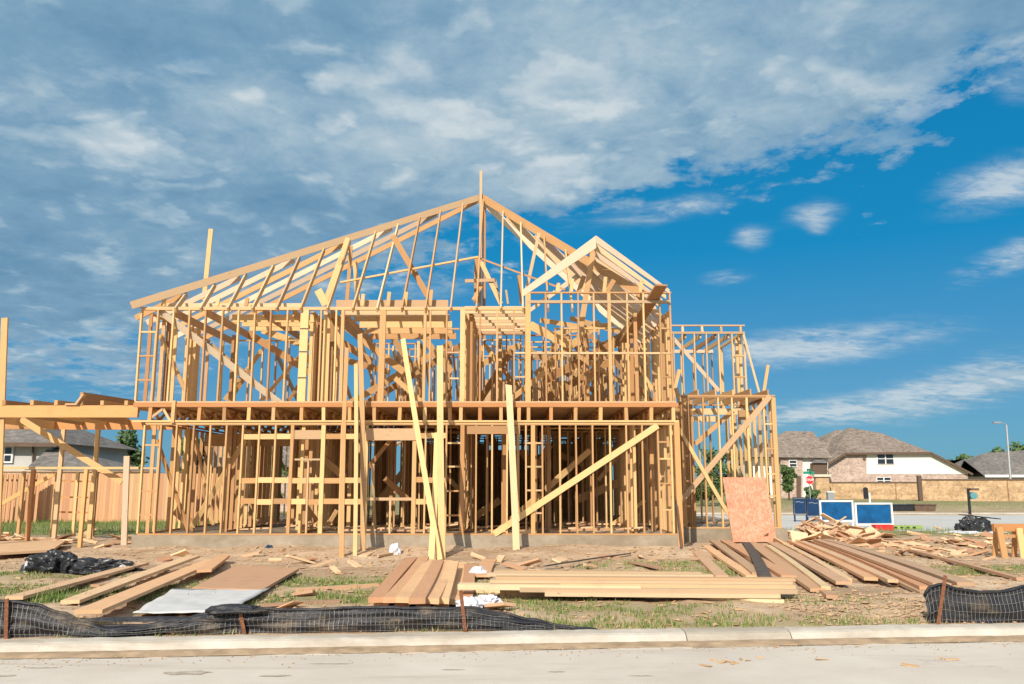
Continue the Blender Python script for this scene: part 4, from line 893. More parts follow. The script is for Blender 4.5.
sf_ = silt('silt_fence', 'long sagging black silt fence with wire mesh along the kerb', [(-40, 597), (9, 600), (30, 603), (60, 612), (80, 621), (105, 626), (135, 625), (175, 620), (205, 613), (236, 606), (255, 607), (300, 609), (345, 607), (380, 606), (420, 607), (455, 607), (465, 606), (500, 612), (530, 618), (565, 625), (622, 632)], [((9, 640), (10, 598)), ((247, 638), (241, 606)), ((466, 634), (461, 590))], YF, 2.2, 0)
silt('silt_fence', 'short black silt fence with rusty post before the sawhorse', [(927, 594), (933, 586), (945, 583), (960, 588), (985, 591), (1005, 590), (1030, 585), (1120, 590)], [((935, 627), (943, 575)), ((1090, 630), (1092, 580))], YF, 7.4, 0)
c = at(236, 611, YF + sk(-3.) - .05); crumple('fold', c, (.30, .09, .07), M['fabric'], None, None, 31., .16, parent=sf_, sharp=1.3).data.polygons.foreach_set('use_smooth', [True] * 20480); crumple('fold', c + Vector((-.9, .0, -.1)), (.8, .06, .035), M['fabric'], None, None, 37., .14, parent=sf_, sharp=1.5)
# ------------------------------------------------------------------ sawhorse
SHX = gz(1001, 557, .17)
sh = empty('sawhorse', SHX, 'bright orange wooden sawhorse on the dirt at the right edge', 'sawhorse')
y0 = SHX.y; f = lambda px, py, Y=y0: at(px, py, Y)
MB().beam(f(993, 527.5), f(1044, 527.5), .1, .16).build('top_beam', M['orange'], sh)
for pa, pb, Y, w, m in [((999, 527), (1005, 559), y0 - .12, .13, 'stud'), ((996, 529), (995, 557), y0 + .3, .1, 'orange'), ((1019, 528), (1024, 561), y0 - .12, .13, 'stud'), ((1015, 530), (1014, 560), y0 + .3, .1, 'orange'), ((1040, 528), (1046, 561), y0 - .12, .13, 'stud')]:
    MB().beam(at(*pb, Y), at(*pa, Y), w, .05, (0, 1, 0)).build('leg', M[m], sh)
MB().beam(f(1000, 536), f(1040, 536), .05, .07).build('stretcher', M['inner'], sh)
# ------------------------------------------------------------------ blue signs, box, trough and street things
def sign(name, px0, px1, py0, py1, pyg, mpanel, label, frame=True, group='blue sale signs beside the far street', logo=0):
    Y = gz((px0 + px1) / 2, pyg, .0).y; a, e = at(px0, py1, Y), at(px1, py0, Y); x0, x1, z0, z1 = a.x, e.x, a.z, e.z
    r = empty(name, ((x0 + x1) / 2, Y, 0), label, 'sign', group)
    box_obj('panel', (x0 + .05, Y - .02, z0 + .05), (x1 - .05, Y + .02, z1 - .05), M[mpanel], r)
    fm = M['white'] if frame else M[mpanel]; t = .06 if frame else .03
    b = MB(); b.box((x0, Y - .04, z0 - t / 2), (x1, Y + .04, z0 + t / 2)); b.box((x0, Y - .04, z1 - t / 2), (x1, Y + .04, z1 + t / 2)); b.box((x0 - t / 2, Y - .045, z0 - t / 2), (x0 + t / 2, Y + .045, z1 + t / 2)); b.box((x1 - t / 2, Y - .045, z0 - t / 2), (x1 + t / 2, Y + .045, z1 + t / 2)); b.build('frame', fm, r)
    for x in (x0 + .03, x1 - .03): MB().box((x - .03, Y - .03, -.1), (x + .03, Y + .03, z0 - t / 2)).build('leg', fm, r)
    lg = MB()
    for k in range(logo):
        z = z0 + (z1 - z0) * (.72 - .2 * k); 
        for j in range(7): x = x0 + (x1 - x0) * (.18 + .09 * j); lg.box((x, Y - .024, z + .02 * math.sin(j)), (x + (x1 - x0) * .06, Y - .0215, z + .035 + .02 * math.sin(j)))
    if logo: lg.build('faded_mark', M['steel'], r)
sign('blue_sign', 821, 852, 501, 521, 527, 'blue', 'blue panel in white frame standing behind the scrap heap', logo=0)
sign('blue_sign', 856.5, 891, 503.5, 524.5, 530, 'blue', 'rightmost blue panel in white frame beside the red box', logo=0)
sign('dark_sign', 794, 806, 497.5, 515, 522, 'navy', 'leftmost small navy sign behind the scrap heap', False, logo=1); sign('dark_sign', 807, 820, 498, 517, 522, 'navy', 'second small navy sign left of the white framed panels', False, logo=1)
p = gz(885, 531, .05); box_obj('red_box', p + Vector((-.34, 0, 0)), p + Vector((.34, .35, .22)), M['red'], None, label='small red box on the ground under the rightmost blue sign', cat='box')
Y = gz(885, 514, 0).y
def trough(px0, px1, py0, py1, pyg, label, m):
    Y = gz((px0 + px1) / 2, pyg, .02).y; a, e = at(px0, py1, Y), at(px1, py0, Y); r = empty('black_trough', ((a.x + e.x) / 2, Y, .02), label, 'trough', 'black troughs beyond the street')
    b = MB(); b.prism([(a.x + .08, Y, .03), (e.x - .08, Y, .03), (e.x, Y, e.z), (a.x, Y, e.z)], (0, .9, 0)); b.build('tub', m, r); MB().box((a.x - .04, Y - .05, e.z), (e.x + .04, Y + .95, e.z + .06)).build('rim', m, r)
trough(893, 914, 505.5, 511.5, 512.5, 'black trough farther from the blue signs, beyond the street', M['black']); trough(914.5, 936, 505.2, 511, 512.5, 'grey black trough right of the other one, beyond the street', M['trim'])
p = gz(905, 529, .03); b = MB(); b.prism([p + Vector((-.75, 0, 0)), p + Vector((.3, 0, 0)), p + Vector((.75, .1, 0)), p + Vector((.3, .35, 0)), p + Vector((-.75, .35, 0))], (0, 0, .13)); lp = b.build('lime_pallet', M['lime'], None, 'low lime green plastic pallet lying right of the red box', 'pallet')
b = MB()
for k in range(5): b.box(p + Vector((-.66 + k * .24, -.012, .03)), p + Vector((-.54 + k * .24, -.003, .09)))
b.build('slot', M['black'], lp)
# black plastic draped frame on a white sheet
p = gz(978, 535, .06); cv = crumple('black_cover', p + Vector((0, .2, .1)), (.5, .35, .42), M['black'], 'black plastic cover on a white sheet beside the sawhorse', 'cover', 21., .25)
crumple('white_sheet', p + Vector((-.1, .1, .03)), (.95, .5, .09), M['paper'], None, None, 3., parent=cv, subs=3); MB().beam(p + Vector((-.4, .2, .66)), p + Vector((.9, .3, .52)), .3, .03).build('flap', M['black'], cv)
# mailbox
Y = gz(970, 513, .1).y; p = at(970, 513, Y); r = empty('mailbox', p, 'black post with a teal box beyond the street', 'mailbox'); MB().beam(p + Vector((0, 0, -.1)), at(968, 488.5, Y), .11, .11, (0, 1, 0)).build('post', M['black'], r); q = at(973, 494, Y); b = MB(); b.tube([q + Vector((-.05, -.2, -.1)), q + Vector((0, .25, -.1))], .2, 12); b.build('box', M['teal'], r); MB().box(q + Vector((-.2, -.18, .2)), q + Vector((.28, .2, .33))).build('lid', M['trim'], r)
Y = 70.; r = empty('black_marker', at(866, 503, Y), 'slim black marker on a white post before the stone wall', 'marker'); a, e = at(864.3, 499, Y), at(867.8, 487, Y); b = MB(); b.prism([(a.x, Y, a.z), (e.x, Y, a.z), (e.x, Y, e.z - .1), ((a.x + e.x) / 2, Y, e.z), (a.x, Y, e.z - .1)], (0, .12, 0)); b.build('panel', M['black'], r); MB().box((e.x + .04, Y, 0), (e.x + .16, Y + .1, a.z + .5)).build('post', M['white'], r)
Y = 80.; p = at(831, 500, Y); r = empty('utility_box', p, 'small grey utility box before the stone wall', 'box'); box_obj('cabinet', p + Vector((-.25, 0, -.1)), p + Vector((.35, .5, .7)), M['steel'], r); box_obj('lid', p + Vector((-.3, -.05, .702)), p + Vector((.4, .55, .8)), M['white'], r)
# stop sign
Y = 72.; c = at(809.5, 480, Y); r = empty('stop_sign', (c.x, Y, .1), 'red octagonal stop sign with a green street name plate above', 'traffic sign')
MB().tube([(c.x, Y + .05, 0), (c.x, Y + .05, c.z + .85)], .045, 8).build('post', M['steel'], r)
def octo(rad, y, th): 
    return MB().prism([(c.x + rad * math.cos(math.pi / 8 + k * math.pi / 4), y, c.z + rad * math.sin(math.pi / 8 + k * math.pi / 4)) for k in range(8)][::-1], (0, th, 0))
octo(.39, Y - .02, .03).build('border', M['white'], r); octo(.36, Y - .034, .012).build('plate', M['red'], r)
tc = bpy.data.curves.new('lettering', 'FONT'); tc.body = 'STOP'; tc.size = .27; tc.align_x = 'CENTER'; tc.align_y = 'CENTER'; tc.extrude = .004; tc.offset = .006
tmp = bpy.data.objects.new('lettering_curve', tc); COL.objects.link(tmp); bpy.context.view_layer.update(); tme = bpy.data.meshes.new_from_object(tmp.evaluated_get(bpy.context.evaluated_depsgraph_get())); bpy.data.objects.remove(tmp); tme.materials.clear(); tme.materials.append(M['white'])
to = bpy.data.objects.new('lettering', tme); COL.objects.link(to); to.parent = r; to.location = (0, -.042, c.z - .1); to.rotation_euler = (R(90), 0, 0)
MB().box((c.x - .5, Y - .015, c.z + .5), (c.x + .42, Y + .015, c.z + .72)).build('name_plate', M['green'], r); MB().box((c.x - .012, Y - .45, c.z + .74), (c.x + .012, Y + .5, c.z + .95)).build('name_plate', M['green'], r)
# ------------------------------------------------------------------ stone wall
def swall(px0, px1, Ya, Yb, h, label):
    a, e = at(px0, 490, Ya), at(px1, 490, Yb); a.z = e.z = -.1
    r = empty('stone_wall', a, label, 'wall'); d = (e - a).normalized()
    MB().beam(a + Vector((0, 0, h / 2)), e + Vector((0, 0, h / 2)), .35, h).build('face', M['stone'], r); MB().beam(a + Vector((0, 0, h + .06)), e + Vector((0, 0, h + .06)), .5, .12).build('coping', M['trim'], r)
    L = (e - a).length; k = 0.
    while k <= L: c_ = a + d * k; MB().box(c_ + Vector((-.3, -.32, 0)), c_ + Vector((.3, .3, h - .05))).build('pier', M['stone'], r); k += 7.5
swall(822, 919, 92, 88, 1.95, 'tan limestone garden wall before the white stucco house'); swall(923, 1100, 82, 78, 2.2, 'tan limestone garden wall running to the right edge')
Y = 90.; p = at(820, 500, Y); r = empty('stone_pillar', (p.x, Y, 0), 'stone pillar with pale cap at the left wall end', 'pillar'); box_obj('shaft', (p.x - .5, Y - .5, -.1), (p.x + .9, Y + .5, 2.5), M['stone'], r); box_obj('cap', (p.x - .7, Y - .7, 2.5), (p.x + 1.1, Y + .7, 2.75), M['capstone'], r)
Y = 80.; p = at(920.5, 498, Y); MB().beam((p.x, Y, -.1), at(918.8, 475.5, Y), .34, .34, (0, 1, 0)).build('brown_pole', M['trim'], None, 'thick brown pole between the two stone walls', 'pole')
# lamp
Y = 95.; p = at(1011, 490, Y); r = empty('street_lamp', (p.x, Y, 0), 'tall grey street lamp with one arm above the dark roof', 'street lamp'); q = at(1006.5, 425, Y)
MB().tube([(p.x, Y, 0), (q.x, Y, q.z)], .16, 8, .09).build('pole', M['steel'], r); t = at(998, 422.5, Y); MB().tube([q, (q.x + t.x) / 2 and Vector(((q.x + t.x) / 2, Y, t.z - .02)), t], .06, 6).build('arm', M['steel'], r); MB().box(t + Vector((-.55, -.2, -.1)), t + Vector((.2, .2, .08))).build('lamp_head', M['steel'], r)
# ------------------------------------------------------------------ houses
def window(r, px0, px1, py0, py1, Y, cols=1, arch=False):
    a, e = at(px0, py1, Y), at(px1, py0, Y)
    w = MB().box((a.x, Y - .12, a.z), (e.x, Y - .02, e.z)).build('window', M['white'], r); n = cols; t = .075 if Y > 60 else .1
    for i in range(n):
        x0 = a.x + (e.x - a.x) * i / n + t; x1 = a.x + (e.x - a.x) * (i + 1) / n - t
        b = MB(); zm = (a.z + e.z) / 2
        b.box((x0, Y - .15, a.z + t), (x1, Y - .122, zm - .05)); b.box((x0, Y - .15, zm + .05), (x1, Y - .122, e.z - t)); b.build('pane', M['glass'], w)
def hiproof(eave, ridge, back):
    """eave: front eave points left to right; ridge: two points; back: same count as the eave"""
    b = MB(); r0, r1 = ridge; n = len(eave)
    def tri(*p): b.poly(p)
    for i in range(n - 1):
        m = (n - 1) / 2
        if i < m - .5: tri(eave[i], eave[i + 1], r0); tri(back[i + 1], back[i], r0)
        elif i > m - .5 + .01 and i > (n - 2) / 2: tri(eave[i], eave[i + 1], r1); tri(back[i + 1], back[i], r1)
        else: tri(eave[i], eave[i + 1], r1, r0); tri(back[i + 1], back[i], r0, r1)
    tri(back[0], eave[0], r0); tri(eave[-1], back[-1], r1); return b
Y = 104.; r = empty('stucco_house', (at(900, 495, Y).x, Y, 0), 'brick and white stucco house with brown hip roof behind the wall', 'house')
P = lambda px, py, y=Y: at(px, py, y)
w = [P(828.5, 500), P(866.5, 500), P(866.5, 453), P(846, 453.5), P(828.5, 464.5)]
MB().prism(w, (0, 12, 0)).build('brick_wall', M['brick'], r)
w = [P(866.6, 474), P(968, 474), P(968, 472.5), P(930, 453), P(866.6, 453)]
MB().prism(w, (0, 12, 0)).build('stucco_wall', M['wall_white'], r); MB().prism([P(866.6, 500), P(968, 500), P(968, 474.1), P(866.6, 474.1)], (0, 12, 0)).build('brick_wall', M['brick'], r)
ev = [P(826.5, 464.5, Y - .5), P(845.5, 452.6, Y - .5), P(931, 452, Y - .5), P(972.5, 473.5, Y - .5)]; bk = [v + Vector((0, 13, 0)) for v in ev]
rf = hiproof(ev, (P(848, 427.5, Y + 6), P(881, 433, Y + 6)), bk).build('roof', M['shingle'], r)
ev3 = [P(800, 459, Y + 3), P(801, 459, Y + 3), P(905, 456, Y + 3), P(906, 456, Y + 3)]; hiproof(ev3, (P(836, 430, Y + 10), P(868, 430.5, Y + 10)), [v + Vector((0, 16, 0)) for v in ev3]).build('rear_roof', M['shingle'], r)
fs = MB()
for a, e in zip(ev[:-1], ev[1:]): fs.beam(a + Vector((0, -.05, -.12)), e + Vector((0, -.05, -.12)), .1, .25)
fs.build('fascia', M['trim'], r)
window(r, 877, 893, 453, 464.5, Y, 2); window(r, 876.5, 890.5, 477, 484, Y, 2)
b = MB(); q = P(864, 459); b.tube([q + Vector((0, -.1, 0)), q + Vector((0, -.02, 0))], .18, 10); b.build('vent', M['trim'], r)
Y = 100.; r = empty('gabled_house', (at(805, 495, Y).x, Y, 0), 'narrow brick and stucco house end left of the stop sign', 'house')
MB().prism([P(781, 500, Y), P(802.5, 500, Y), P(802.5, 458, Y), P(781, 458, Y)], (0, 11, 0)).build('brick_wall', M['brick'], r); MB().prism([P(802.6, 500, Y + .2), P(828, 500, Y + .2), P(828, 458, Y + .2), P(802.6, 458, Y + .2)], (0, 11, 0)).build('stucco_wall', M['wall_white'], r)
ev = [P(752, 457, Y - .5), P(752.5, 457, Y - .5), P(832, 458, Y - .5), P(833, 458, Y - .5)]; bk = [v + Vector((0, 12, 0)) for v in ev]
rf = hiproof(ev, (P(786, 431, Y + 6), P(813, 431.5, Y + 6)), bk).build('roof', M['shingle'], r); b = MB(); b.tube([P(804, 440, Y + 5.5), P(804, 433, Y + 5.5)], .2, 8); b.build('chimney', M['trim'], rf)
b = MB(); b.prism([P(813, 480, Y - 1), P(827.5, 480, Y - 1), P(827.5, 463, Y - 1), P(813, 463, Y - 1)], (0, 1., 0)); b.build('bay_window', M['trim'], r); MB().prism([P(812, 463, Y - 1.3), P(828.2, 463, Y - 1.3), P(823, 459.5, Y - .2), P(817, 459.5, Y - .2)], (0, .2, .1)).build('bay_roof', M['shingle_grey'], r)
window(r, 789, 796.5, 460, 467, Y, 1); MB().prism([P(797, 500, Y - .3), P(801, 500, Y - .3), P(801, 476, Y - .3), P(797, 476, Y - .3)], (0, .2, 0)).build('door', M['trim'], r); MB().prism([P(752, 500, Y + 1), P(780, 500, Y + 1), P(780, 458, Y + 1), P(752, 458, Y + 1)], (0, 9, 0)).build('stucco_wall', M['wall_white'], r)
Y = 122.; r = empty('grey_roof_house', (at(1000, 490, Y).x, Y, 0), 'low house with dark grey roof at the right edge', 'house')
MB().prism([P(962, 497, Y), P(1110, 497, Y), P(1110, 476, Y), P(962, 476, Y)], (0, 14, 0)).build('wall', M['wall_grey'], r); ev = [P(958, 476.5, Y - .7), P(958.6, 476.5, Y - .7), P(1118, 476.5, Y - .7), P(1119, 476.5, Y - .7)]
rf = hiproof(ev, (P(985, 453, Y + 7), P(1085, 446, Y + 7)), [v + Vector((0, 15, 0)) for v in ev]).build('roof', M['shingle_grey'], r)
ev = [P(956.5, 476.5, Y - 3), P(964, 461, Y - 3), P(965, 461, Y - 3), P(985, 476.5, Y - 3)]; hiproof(ev, (P(964, 459, Y + 6), P(966, 459, Y + 6)), [v + Vector((0, 9, 0)) for v in ev]).build('gable_roof', M['shingle_grey'], r); MB().beam(P(985, 476, Y - .8), P(1060, 476, Y - .8), .1, .35).build('fascia', M['white'], r)
# left neighbour
Y = 46.; r = empty('grey_house', (at(20, 495, Y).x, Y, 0), 'pale grey house with dark roof behind the cedar fence at left', 'house')
MB().prism([P(-160, 520, Y), P(52, 520, Y), P(52, 442, Y), P(-160, 442, Y)], (0, 9, 0)).build('wall', M['wall_grey'], r)
ev = [P(-185, 441, Y - .6), P(-184, 441, Y - .6), P(57, 443, Y - .6), P(58, 443, Y - .6)]; rf = hiproof(ev, (P(-110, 395, Y + 5), P(2, 400, Y + 5)), [v + Vector((0, 10, 0)) for v in ev]).build('roof', M['shingle_grey'], r)
MB().beam(ev[0] + Vector((0, -.05, -.1)), ev[3] + Vector((0, -.05, -.1)), .12, .22).build('fascia', M['trim'], r); window(r, -6, 15, 446, 463, Y, 2); b = MB(); b.tube([P(33, 442, Y - .15), P(33, 500, Y - .15)], .06, 8); b.build('downpipe', M['trim'], r)
Y2 = 43.; ev = [P(24, 470, Y2), P(25, 470, Y2), P(108, 472, Y2), P(110, 472, Y2)]; bk = [v + Vector((0, 7, 0)) for v in ev]; hiproof(ev, (P(50, 447, Y2 + 3.5), P(56, 447, Y2 + 3.5)), bk).build('garage_roof', M['shingle_grey'], r); MB().prism([P(28, 520, Y2 + .4), P(104, 520, Y2 + .4), P(104, 471, Y2 + .4), P(28, 471, Y2 + .4)], (0, 6, 0)).build('garage_wall', M['wall_grey'], r)
Y = 50.; r = empty('rear_house', (at(230, 495, Y).x, Y, 0), 'grey roofed house seen through the ground floor studs', 'house')
MB().prism([P(175, 520, Y), P(330, 520, Y), P(330, 466, Y), P(175, 466, Y)], (0, 9, 0)).build('wall', M['brick'], r); ev = [P(168, 467, Y - .6), P(169, 467, Y - .6), P(336, 467, Y - .6), P(337, 467, Y - .6)]; hiproof(ev, (P(215, 435, Y + 5), P(285, 435, Y + 5)), [v + Vector((0, 10, 0)) for v in ev]).build('roof', M['shingle_grey'], r)
# ------------------------------------------------------------------ cedar fence
FY = 36.5; fr = empty('cedar_fence', (at(60, 517, FY).x, FY, .2), 'orange cedar board fence behind the low stud wall', 'fence')
b = MB(); x = at(-140, 500, FY).x; xe = at(232, 500, FY).x
while x < xe: 
    hh = 2.2 + random.uniform(-.012, .012); b.beam((x, FY + random.uniform(-.006, .006), .15), (x, FY, hh), .138, .02, (0, 1, 0)); x += .142
b.build('boards', M['cedar'], fr)
for z in (.5, 1.2, 1.95): MB().beam((at(-140, 500, FY).x, FY + .04, z), (xe, FY + .04, z), .04, .09).build('rail', M['inner'], fr)
x = at(-140, 500, FY).x
while x < xe: MB().beam((x, FY + .1, 0), (x, FY + .1, 2.1), .1, .1, (0, 1, 0)).build('fence_post', M['inner'], fr); x += 2.4
xs_ = at(-2, 500, FY - 2.5).x
fr2 = empty('cedar_fence', (xs_, FY - 3, .2), 'shorter cedar fence stretch in shade at the left edge', 'fence'); b = MB()
for i in range(16): b.beam((xs_ - 1.6 + i * .142, FY - 2.2 + i * .1, .15), (xs_ - 1.6 + i * .142, FY - 2.2 + i * .1, 2.2), .138, .02, (0, 1, 0))
b.build('boards', M['cedar'], fr2); MB().beam((xs_ - 1.6, FY - 2.15, 1.9), (xs_ + .5, FY - .65, 1.9), .04, .09).build('rail', M['inner'], fr2)
# ------------------------------------------------------------------ trees and shrubs
def leaves(b, c, rad, n, s):
    for i in range(n):
        d = Vector((random.gauss(0, 1), random.gauss(0, 1), random.gauss(0, 1))); d.normalize(); p = c + d * rad * (random.random() ** .45)
        u = Vector((random.gauss(0, 1), random.gauss(0, 1), random.gauss(0, 1))).normalized(); v = u.cross(d).normalized() if u.cross(d).length > .01 else Vector((1, 0, 0)); k = s * random.uniform(.6, 1.3)
        b0 = len(b.v); t = (random.random() * 90, random.random() * 90); b.v += [p - u * k, p + v * k * .45, p + u * k, p - v * k * .45]; b.f.append((b0, b0 + 1, b0 + 2, b0 + 3)); b.uv.append([t] * 4)
def tree(x, y, H, wid, label, m='leaf', name='tree', conic=False, n=28, lf=.16, group=None, per=90):
    r = empty(name, (x, y, 0), label, 'tree' if 'tree' in name else 'shrub', group)
    tk = MB(); tk.tube([(x, y, -.1), (x + .05 * H * .1, y, H * .4), (x, y, H * .85)], H * .022 + .03, 8, .03); cr = MB()
    for i in range(n):
        f = (i + .5) / n; z = H * (.18 + .8 * f) if conic else H * (.3 + .66 * random.random()); wr_ = wid * ((1 - f) * .95 + .12) if conic else wid * math.sqrt(max(.05, 1 - ((z / H - .62) / .42) ** 2))
        a = random.uniform(0, 6.28); rr = wr_ * random.uniform(.3, .9); c = Vector((x + rr * math.cos(a), y + rr * math.sin(a), z))
        tk.tube([(x, y, z * .72), (x + rr * .5 * math.cos(a), y + rr * .5 * math.sin(a), z * .9), c], .04 + .004 * H, 5, .015)
        leaves(cr, c, wid * random.uniform(.2, .38), per, lf)
    tk.build('trunk', M['bark'], r); cr.build('crown', M[m], r)
p = at(126, 480, 62); tree(p.x, 62, 5.6, 2.0, 'pointed dark green tree left of the house corner', 'leaf_dark', 'pine_tree', True, 34, .2)
p = at(106, 480, 66); tree(p.x, 66, 4.0, 1.7, 'low rounded green tree behind the cedar fence', 'leaf', 'tree', False, 24, .2)
p = at(188, 480, 44); tree(p.x, 44, 4.2, 1.3, 'small green tree seen between the left ground floor studs', 'leaf', 'tree', False, 22, .14)
p = at(265, 490, 43); tree(p.x, 43, 3.4, 1.2, 'green tree seen through the window bays of the frame', 'leaf_dark', 'tree', False, 22, .14)
p = at(789, 497, 84); tree(p.x, 84, 3.6, .8, 'slender green tree before the brick house end', 'leaf', 'tree', False, 26, .2)
p = at(702, 505, 62); tree(p.x, 62, 2.6, 1.7, 'round shrub seen through the wing studs', 'leaf', 'shrub', False, 26, .15)
p = at(722, 505, 66); tree(p.x, 66, 4.4, 1.9, 'taller shrub behind the wing studs next to the plywood', 'leaf_dark', 'shrub', False, 26, .18)
p = at(812, 497, 84); tree(p.x, 84, 1.5, .8, 'small dark shrub under the stop sign', 'leaf_dark', 'shrub', False, 18, .16)
for px, Y, H, w_, l in [(953, 150, 6.0, 2.0, 'dark distant tree left between the two roofs'), (969, 155, 7.0, 1.9, 'taller dark distant tree just left of the dark grey roof'), (1014, 170, 9.0, 5.2, 'broad distant tree behind the dark grey roof by the lamp')]: tree(at(px, 480, Y).x, Y, H, w_, l, 'leaf_dark', 'tree', False, 30, .5, 'distant trees at right', 70)
# ------------------------------------------------------------------ world: sky with a cloud deck
EL, AZ = 33., 18.
W = bpy.data.worlds.new('World'); S.world = W; W.use_nodes = True; t = NT(W); bg = t.n['Background']
sky = t.new('ShaderNodeTexSky', sky_type='NISHITA', sun_disc=False); sky.sun_elevation = R(EL); sky.sun_rotation = R(180 + AZ); sky.air_density = 1.; sky.dust_density = .4; sky.ozone_density = 3.
d = t.new('ShaderNodeTexCoord').outputs['Generated']; s = t.new('ShaderNodeSeparateXYZ'); t.put(s.inputs[0], d); X_, Y_, Z_ = s.outputs
az = t.math('ARCTAN2', X_, Y_); el = t.math('ARCSINE', Z_)
zc_ = t.math('ADD', t.math('MAXIMUM', Z_, 0.), .16)
cv = t.new('ShaderNodeCombineXYZ'); t.put(cv.inputs[0], t.math('DIVIDE', X_, zc_)); t.put(cv.inputs[1], t.math('DIVIDE', Y_, zc_)); pv = cv.outputs[0]
def ang(px, py):
    q = ray(px, py); return math.atan2(q.x, q.y), math.asin(q.z / q.length)
n1 = t.noise(pv, 1.1, 8, .58, .25); n2 = t.noise(t.vmath('ADD', pv, (7., 3., 1.)), 3.3, 8, .62, .3); n3 = t.noise(t.vmath('MULTIPLY', pv, (2.6, 5., 1.)), 2.6, 9, .68, .4)
fc = t.new('ShaderNodeFloatCurve'); A0, A1, E1 = -.8, .8, .8
pts = [ang(*q) for q in [(0, 392), (130, 380), (300, 330), (430, 285), (500, 252), (560, 238), (640, 212), (700, 192), (780, 176), (850, 166), (930, 150), (1024, 122)]]
cvp = fc.mapping.curves[0]; arr = [((a - A0) / (A1 - A0), e / E1) for a, e in pts]
arr = [(0., arr[0][1])] + arr + [(1., arr[-1][1] + .03)]
cvp.points[0].location = arr[0]; cvp.points[1].location = arr[-1]
for q in arr[1:-1]: cvp.points.new(*q)
fc.mapping.update(); t.put(fc.inputs['Value'], t.rng(az, A0, A1))
eb = t.math('MULTIPLY', fc.outputs[0], E1)
dd = t.math('SUBTRACT', el, eb)
base = t.math('ADD', t.math('MULTIPLY', dd, 9.), t.math('ADD', t.math('MULTIPLY', t.math('SUBTRACT', n2, .5), 2.2), t.math('MULTIPLY', t.math('SUBTRACT', n1, .5), 1.2)))
cover = t.rng(t.math('ADD', base, t.math('MULTIPLY', t.math('SUBTRACT', t.noise(t.vmath('ADD', pv, (4., 9., 2.)), 12., 6, .6), .5), 1.6)), -.05, .5, 0, .95, True)
def blob(px, py, rx, ry, st, tilt=0.):
    a, e = ang(px, py); k = 1 / FPX
    u = t.math('SUBTRACT', az, a); v = t.math('SUBTRACT', el, e)
    if tilt:
        c_, s_ = math.cos(tilt), math.sin(tilt); u, v = t.math('ADD', t.math('MULTIPLY', u, c_), t.math('MULTIPLY', v, s_)), t.math('SUBTRACT', t.math('MULTIPLY', v, c_), t.math('MULTIPLY', u, s_))
    q = t.math('ADD', t.math('POWER', t.math('MULTIPLY', u, 1 / (rx * k)), 2.), t.math('POWER', t.math('MULTIPLY', v, 1 / (ry * k)), 2.))
    return t.math('MULTIPLY', t.math('EXPONENT', t.math('MULTIPLY', q, -1.)), st)
hole = None
for q in [(985, 85, 38, 45, 1.1, .5), (930, 118, 60, 14, .6, .2), (400, 84, 18, 12, .25), (200, 62, 22, 10, .2)]:
    h_ = blob(*q); hole = h_ if hole is None else t.math('ADD', hole, h_)
cover = t.math('SUBTRACT', cover, t.math('MULTIPLY', hole, t.rng(n2, .4, .62)), None, True)
wis = None
for q in [(750, 238, 20, 12, 1.), (815, 212, 26, 12, 1.), (820, 226, 12, 8, .7), (727, 278, 26, 8, .9), (855, 340, 95, 17, .8, .05), (780, 350, 60, 18, .75), (900, 398, 150, 16, .6, .16), (985, 378, 70, 20, .7, .2), (1000, 262, 44, 14, 1., .3), (1010, 180, 60, 22, 1.15, .15), (1020, 62, 26, 34, .9), (70, 340, 180, 30, .6), (560, 225, 60, 14, .5), (690, 205, 40, 12, .8), (640, 215, 40, 12, .6), (800, 415, 140, 14, .6), (430, 290, 80, 20, .5)]:
    h_ = blob(*q); wis = h_ if wis is None else t.math('ADD', wis, h_)
wmask = t.rng(t.math('MULTIPLY', wis, t.math('ADD', t.math('MULTIPLY', t.math('ADD', t.math('MULTIPLY', n3, .6), t.math('MULTIPLY', n2, .5)), 3.6), -1.15)), .12, 1.1, 0, .8, True)
mask = t.math('MAXIMUM', cover, wmask)
hs = t.new('ShaderNodeHueSaturation'); t.put(hs.inputs['Color'], sky.outputs[0]); hs.inputs['Saturation'].default_value = 1.28; hs.inputs['Value'].default_value = 1.; hs.inputs['Hue'].default_value = .492
tint = t.new('ShaderNodeMix', data_type='RGBA', blend_type='MULTIPLY'); t.put(tint.inputs[0], 1.); t.put(tint.inputs[6], hs.outputs[0]); t.put(tint.inputs[7], (.35, .95, 1.15))
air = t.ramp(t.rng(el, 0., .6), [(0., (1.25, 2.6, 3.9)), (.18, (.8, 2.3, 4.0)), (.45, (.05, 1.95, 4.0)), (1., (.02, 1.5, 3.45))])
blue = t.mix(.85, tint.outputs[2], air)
wv = t.new('ShaderNodeTexNoise'); t.put(wv.inputs['Vector'], pv); wv.inputs['Scale'].default_value = 2.6; wv.inputs['Detail'].default_value = 5; wv.inputs['Roughness'].default_value = .6
def puffs(sc, warp, ofs):
    q = t.vmath('ADD', t.vmath('MULTIPLY', pv, (1., 1.25, 1.)), t.vmath('MULTIPLY', t.vmath('SUBTRACT', wv.outputs['Color'], (.5, .5, .5)), (warp, warp, 0)))
    vo = t.new('ShaderNodeTexVoronoi', feature='SMOOTH_F1', voronoi_dimensions='2D'); t.put(vo.inputs['Vector'], t.vmath('ADD', q, ofs)); vo.inputs['Scale'].default_value = sc; vo.inputs['Smoothness'].default_value = .35
    if 'Detail' in vo.inputs: vo.inputs['Detail'].default_value = 2.; vo.inputs['Roughness'].default_value = .55
    return t.rng(vo.outputs['Distance'], .12, .62, 1., 0.)
pf1 = puffs(2.3, .5, (1.3, 2.1, 0)); pf2 = puffs(5.6, .34, (5., .7, 0)); n5 = t.noise(t.vmath('ADD', pv, (2., 8., 0.)), 7., 8, .66, .25)
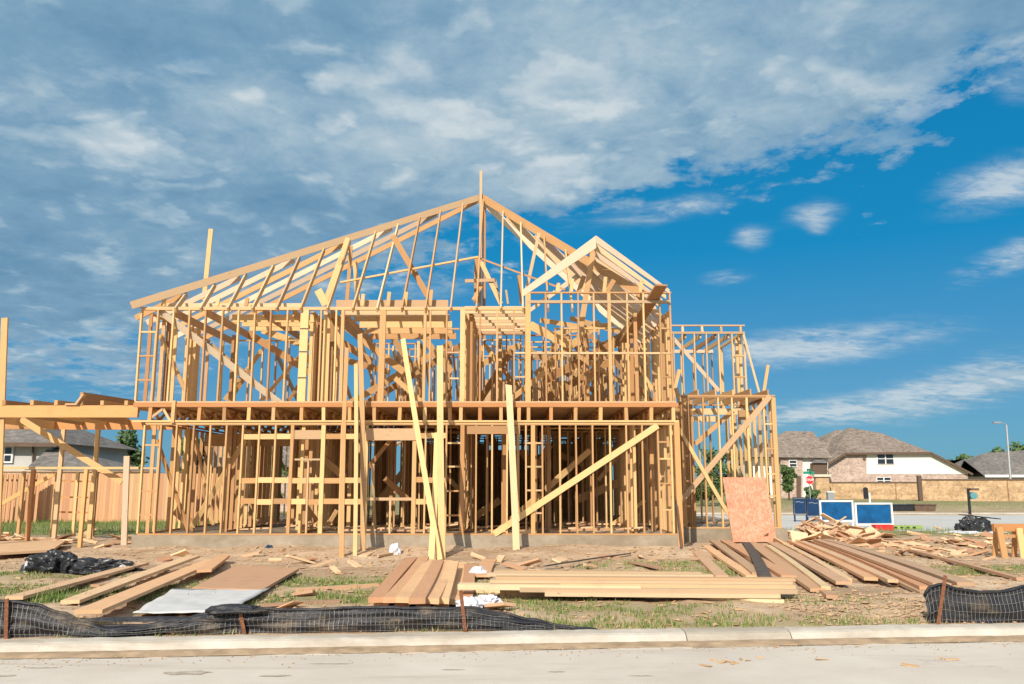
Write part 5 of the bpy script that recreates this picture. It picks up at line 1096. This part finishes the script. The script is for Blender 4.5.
light = t.math('ADD', t.math('MULTIPLY', n1, .45), t.math('ADD', t.math('MULTIPLY', pf1, .27), t.math('ADD', t.math('MULTIPLY', pf2, .15), t.math('MULTIPLY', t.math('SUBTRACT', n5, .15), .42))))
glow = None
for q in [(450, 125, 130, 30, .10), (560, 180, 160, 30, .09), (250, 95, 70, 25, .12), (640, 70, 200, 60, .07), (780, 110, 120, 50, .05), (300, 150, 160, 30, .05), (1000, 190, 80, 40, .1), (10, 75, 40, 30, .08), (130, 160, 120, 30, .05), (60, 290, 260, 60, -.10), (250, 200, 200, 30, -.07), (150, 40, 130, 30, -.06), (330, 40, 60, 30, -.05), (700, 20, 200, 30, .02), (480, 230, 200, 20, -.04)]:
    h_ = blob(*q); glow = h_ if glow is None else t.math('ADD', glow, h_)
lt = t.math('ADD', light, glow)
lt = t.math('ADD', lt, t.math('MULTIPLY', t.math('SUBTRACT', wmask, cover), .12))
ccol = t.ramp(t.rng(lt, .09, .52), [(0., (1.1, 2.3, 3.55)), (.35, (1.75, 3.05, 4.25)), (.62, (3.0, 4.15, 5.0)), (1., (5.2, 5.8, 6.1))])
ccol = t.mix(t.rng(Y_, .15, -.5, 0., 1.), ccol, (8., 8.2, 8.4))      # unseen clouds above and behind the camera, brightened to add fill light
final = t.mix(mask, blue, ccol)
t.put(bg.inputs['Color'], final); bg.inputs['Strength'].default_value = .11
# sun
ld = bpy.data.lights.new('sun', 'SUN'); ld.energy = 4.6; ld.angle = R(.53); ld.color = (1., .90, .775); so = bpy.data.objects.new('sun', ld); COL.objects.link(so)
sd = Vector((-math.sin(R(AZ)) * math.cos(R(EL)), -math.cos(R(AZ)) * math.cos(R(EL)), math.sin(R(EL)))); so.rotation_euler = sd.to_track_quat('Z', 'Y').to_euler(); so.location = sd * 60
S.view_settings.view_transform = 'Standard'; S.view_settings.look = 'None'; S.view_settings.exposure = 0.14; S.view_settings.gamma = 1.
S.render.engine = 'CYCLES'; S.cycles.max_bounces = 6; S.cycles.use_denoising = True
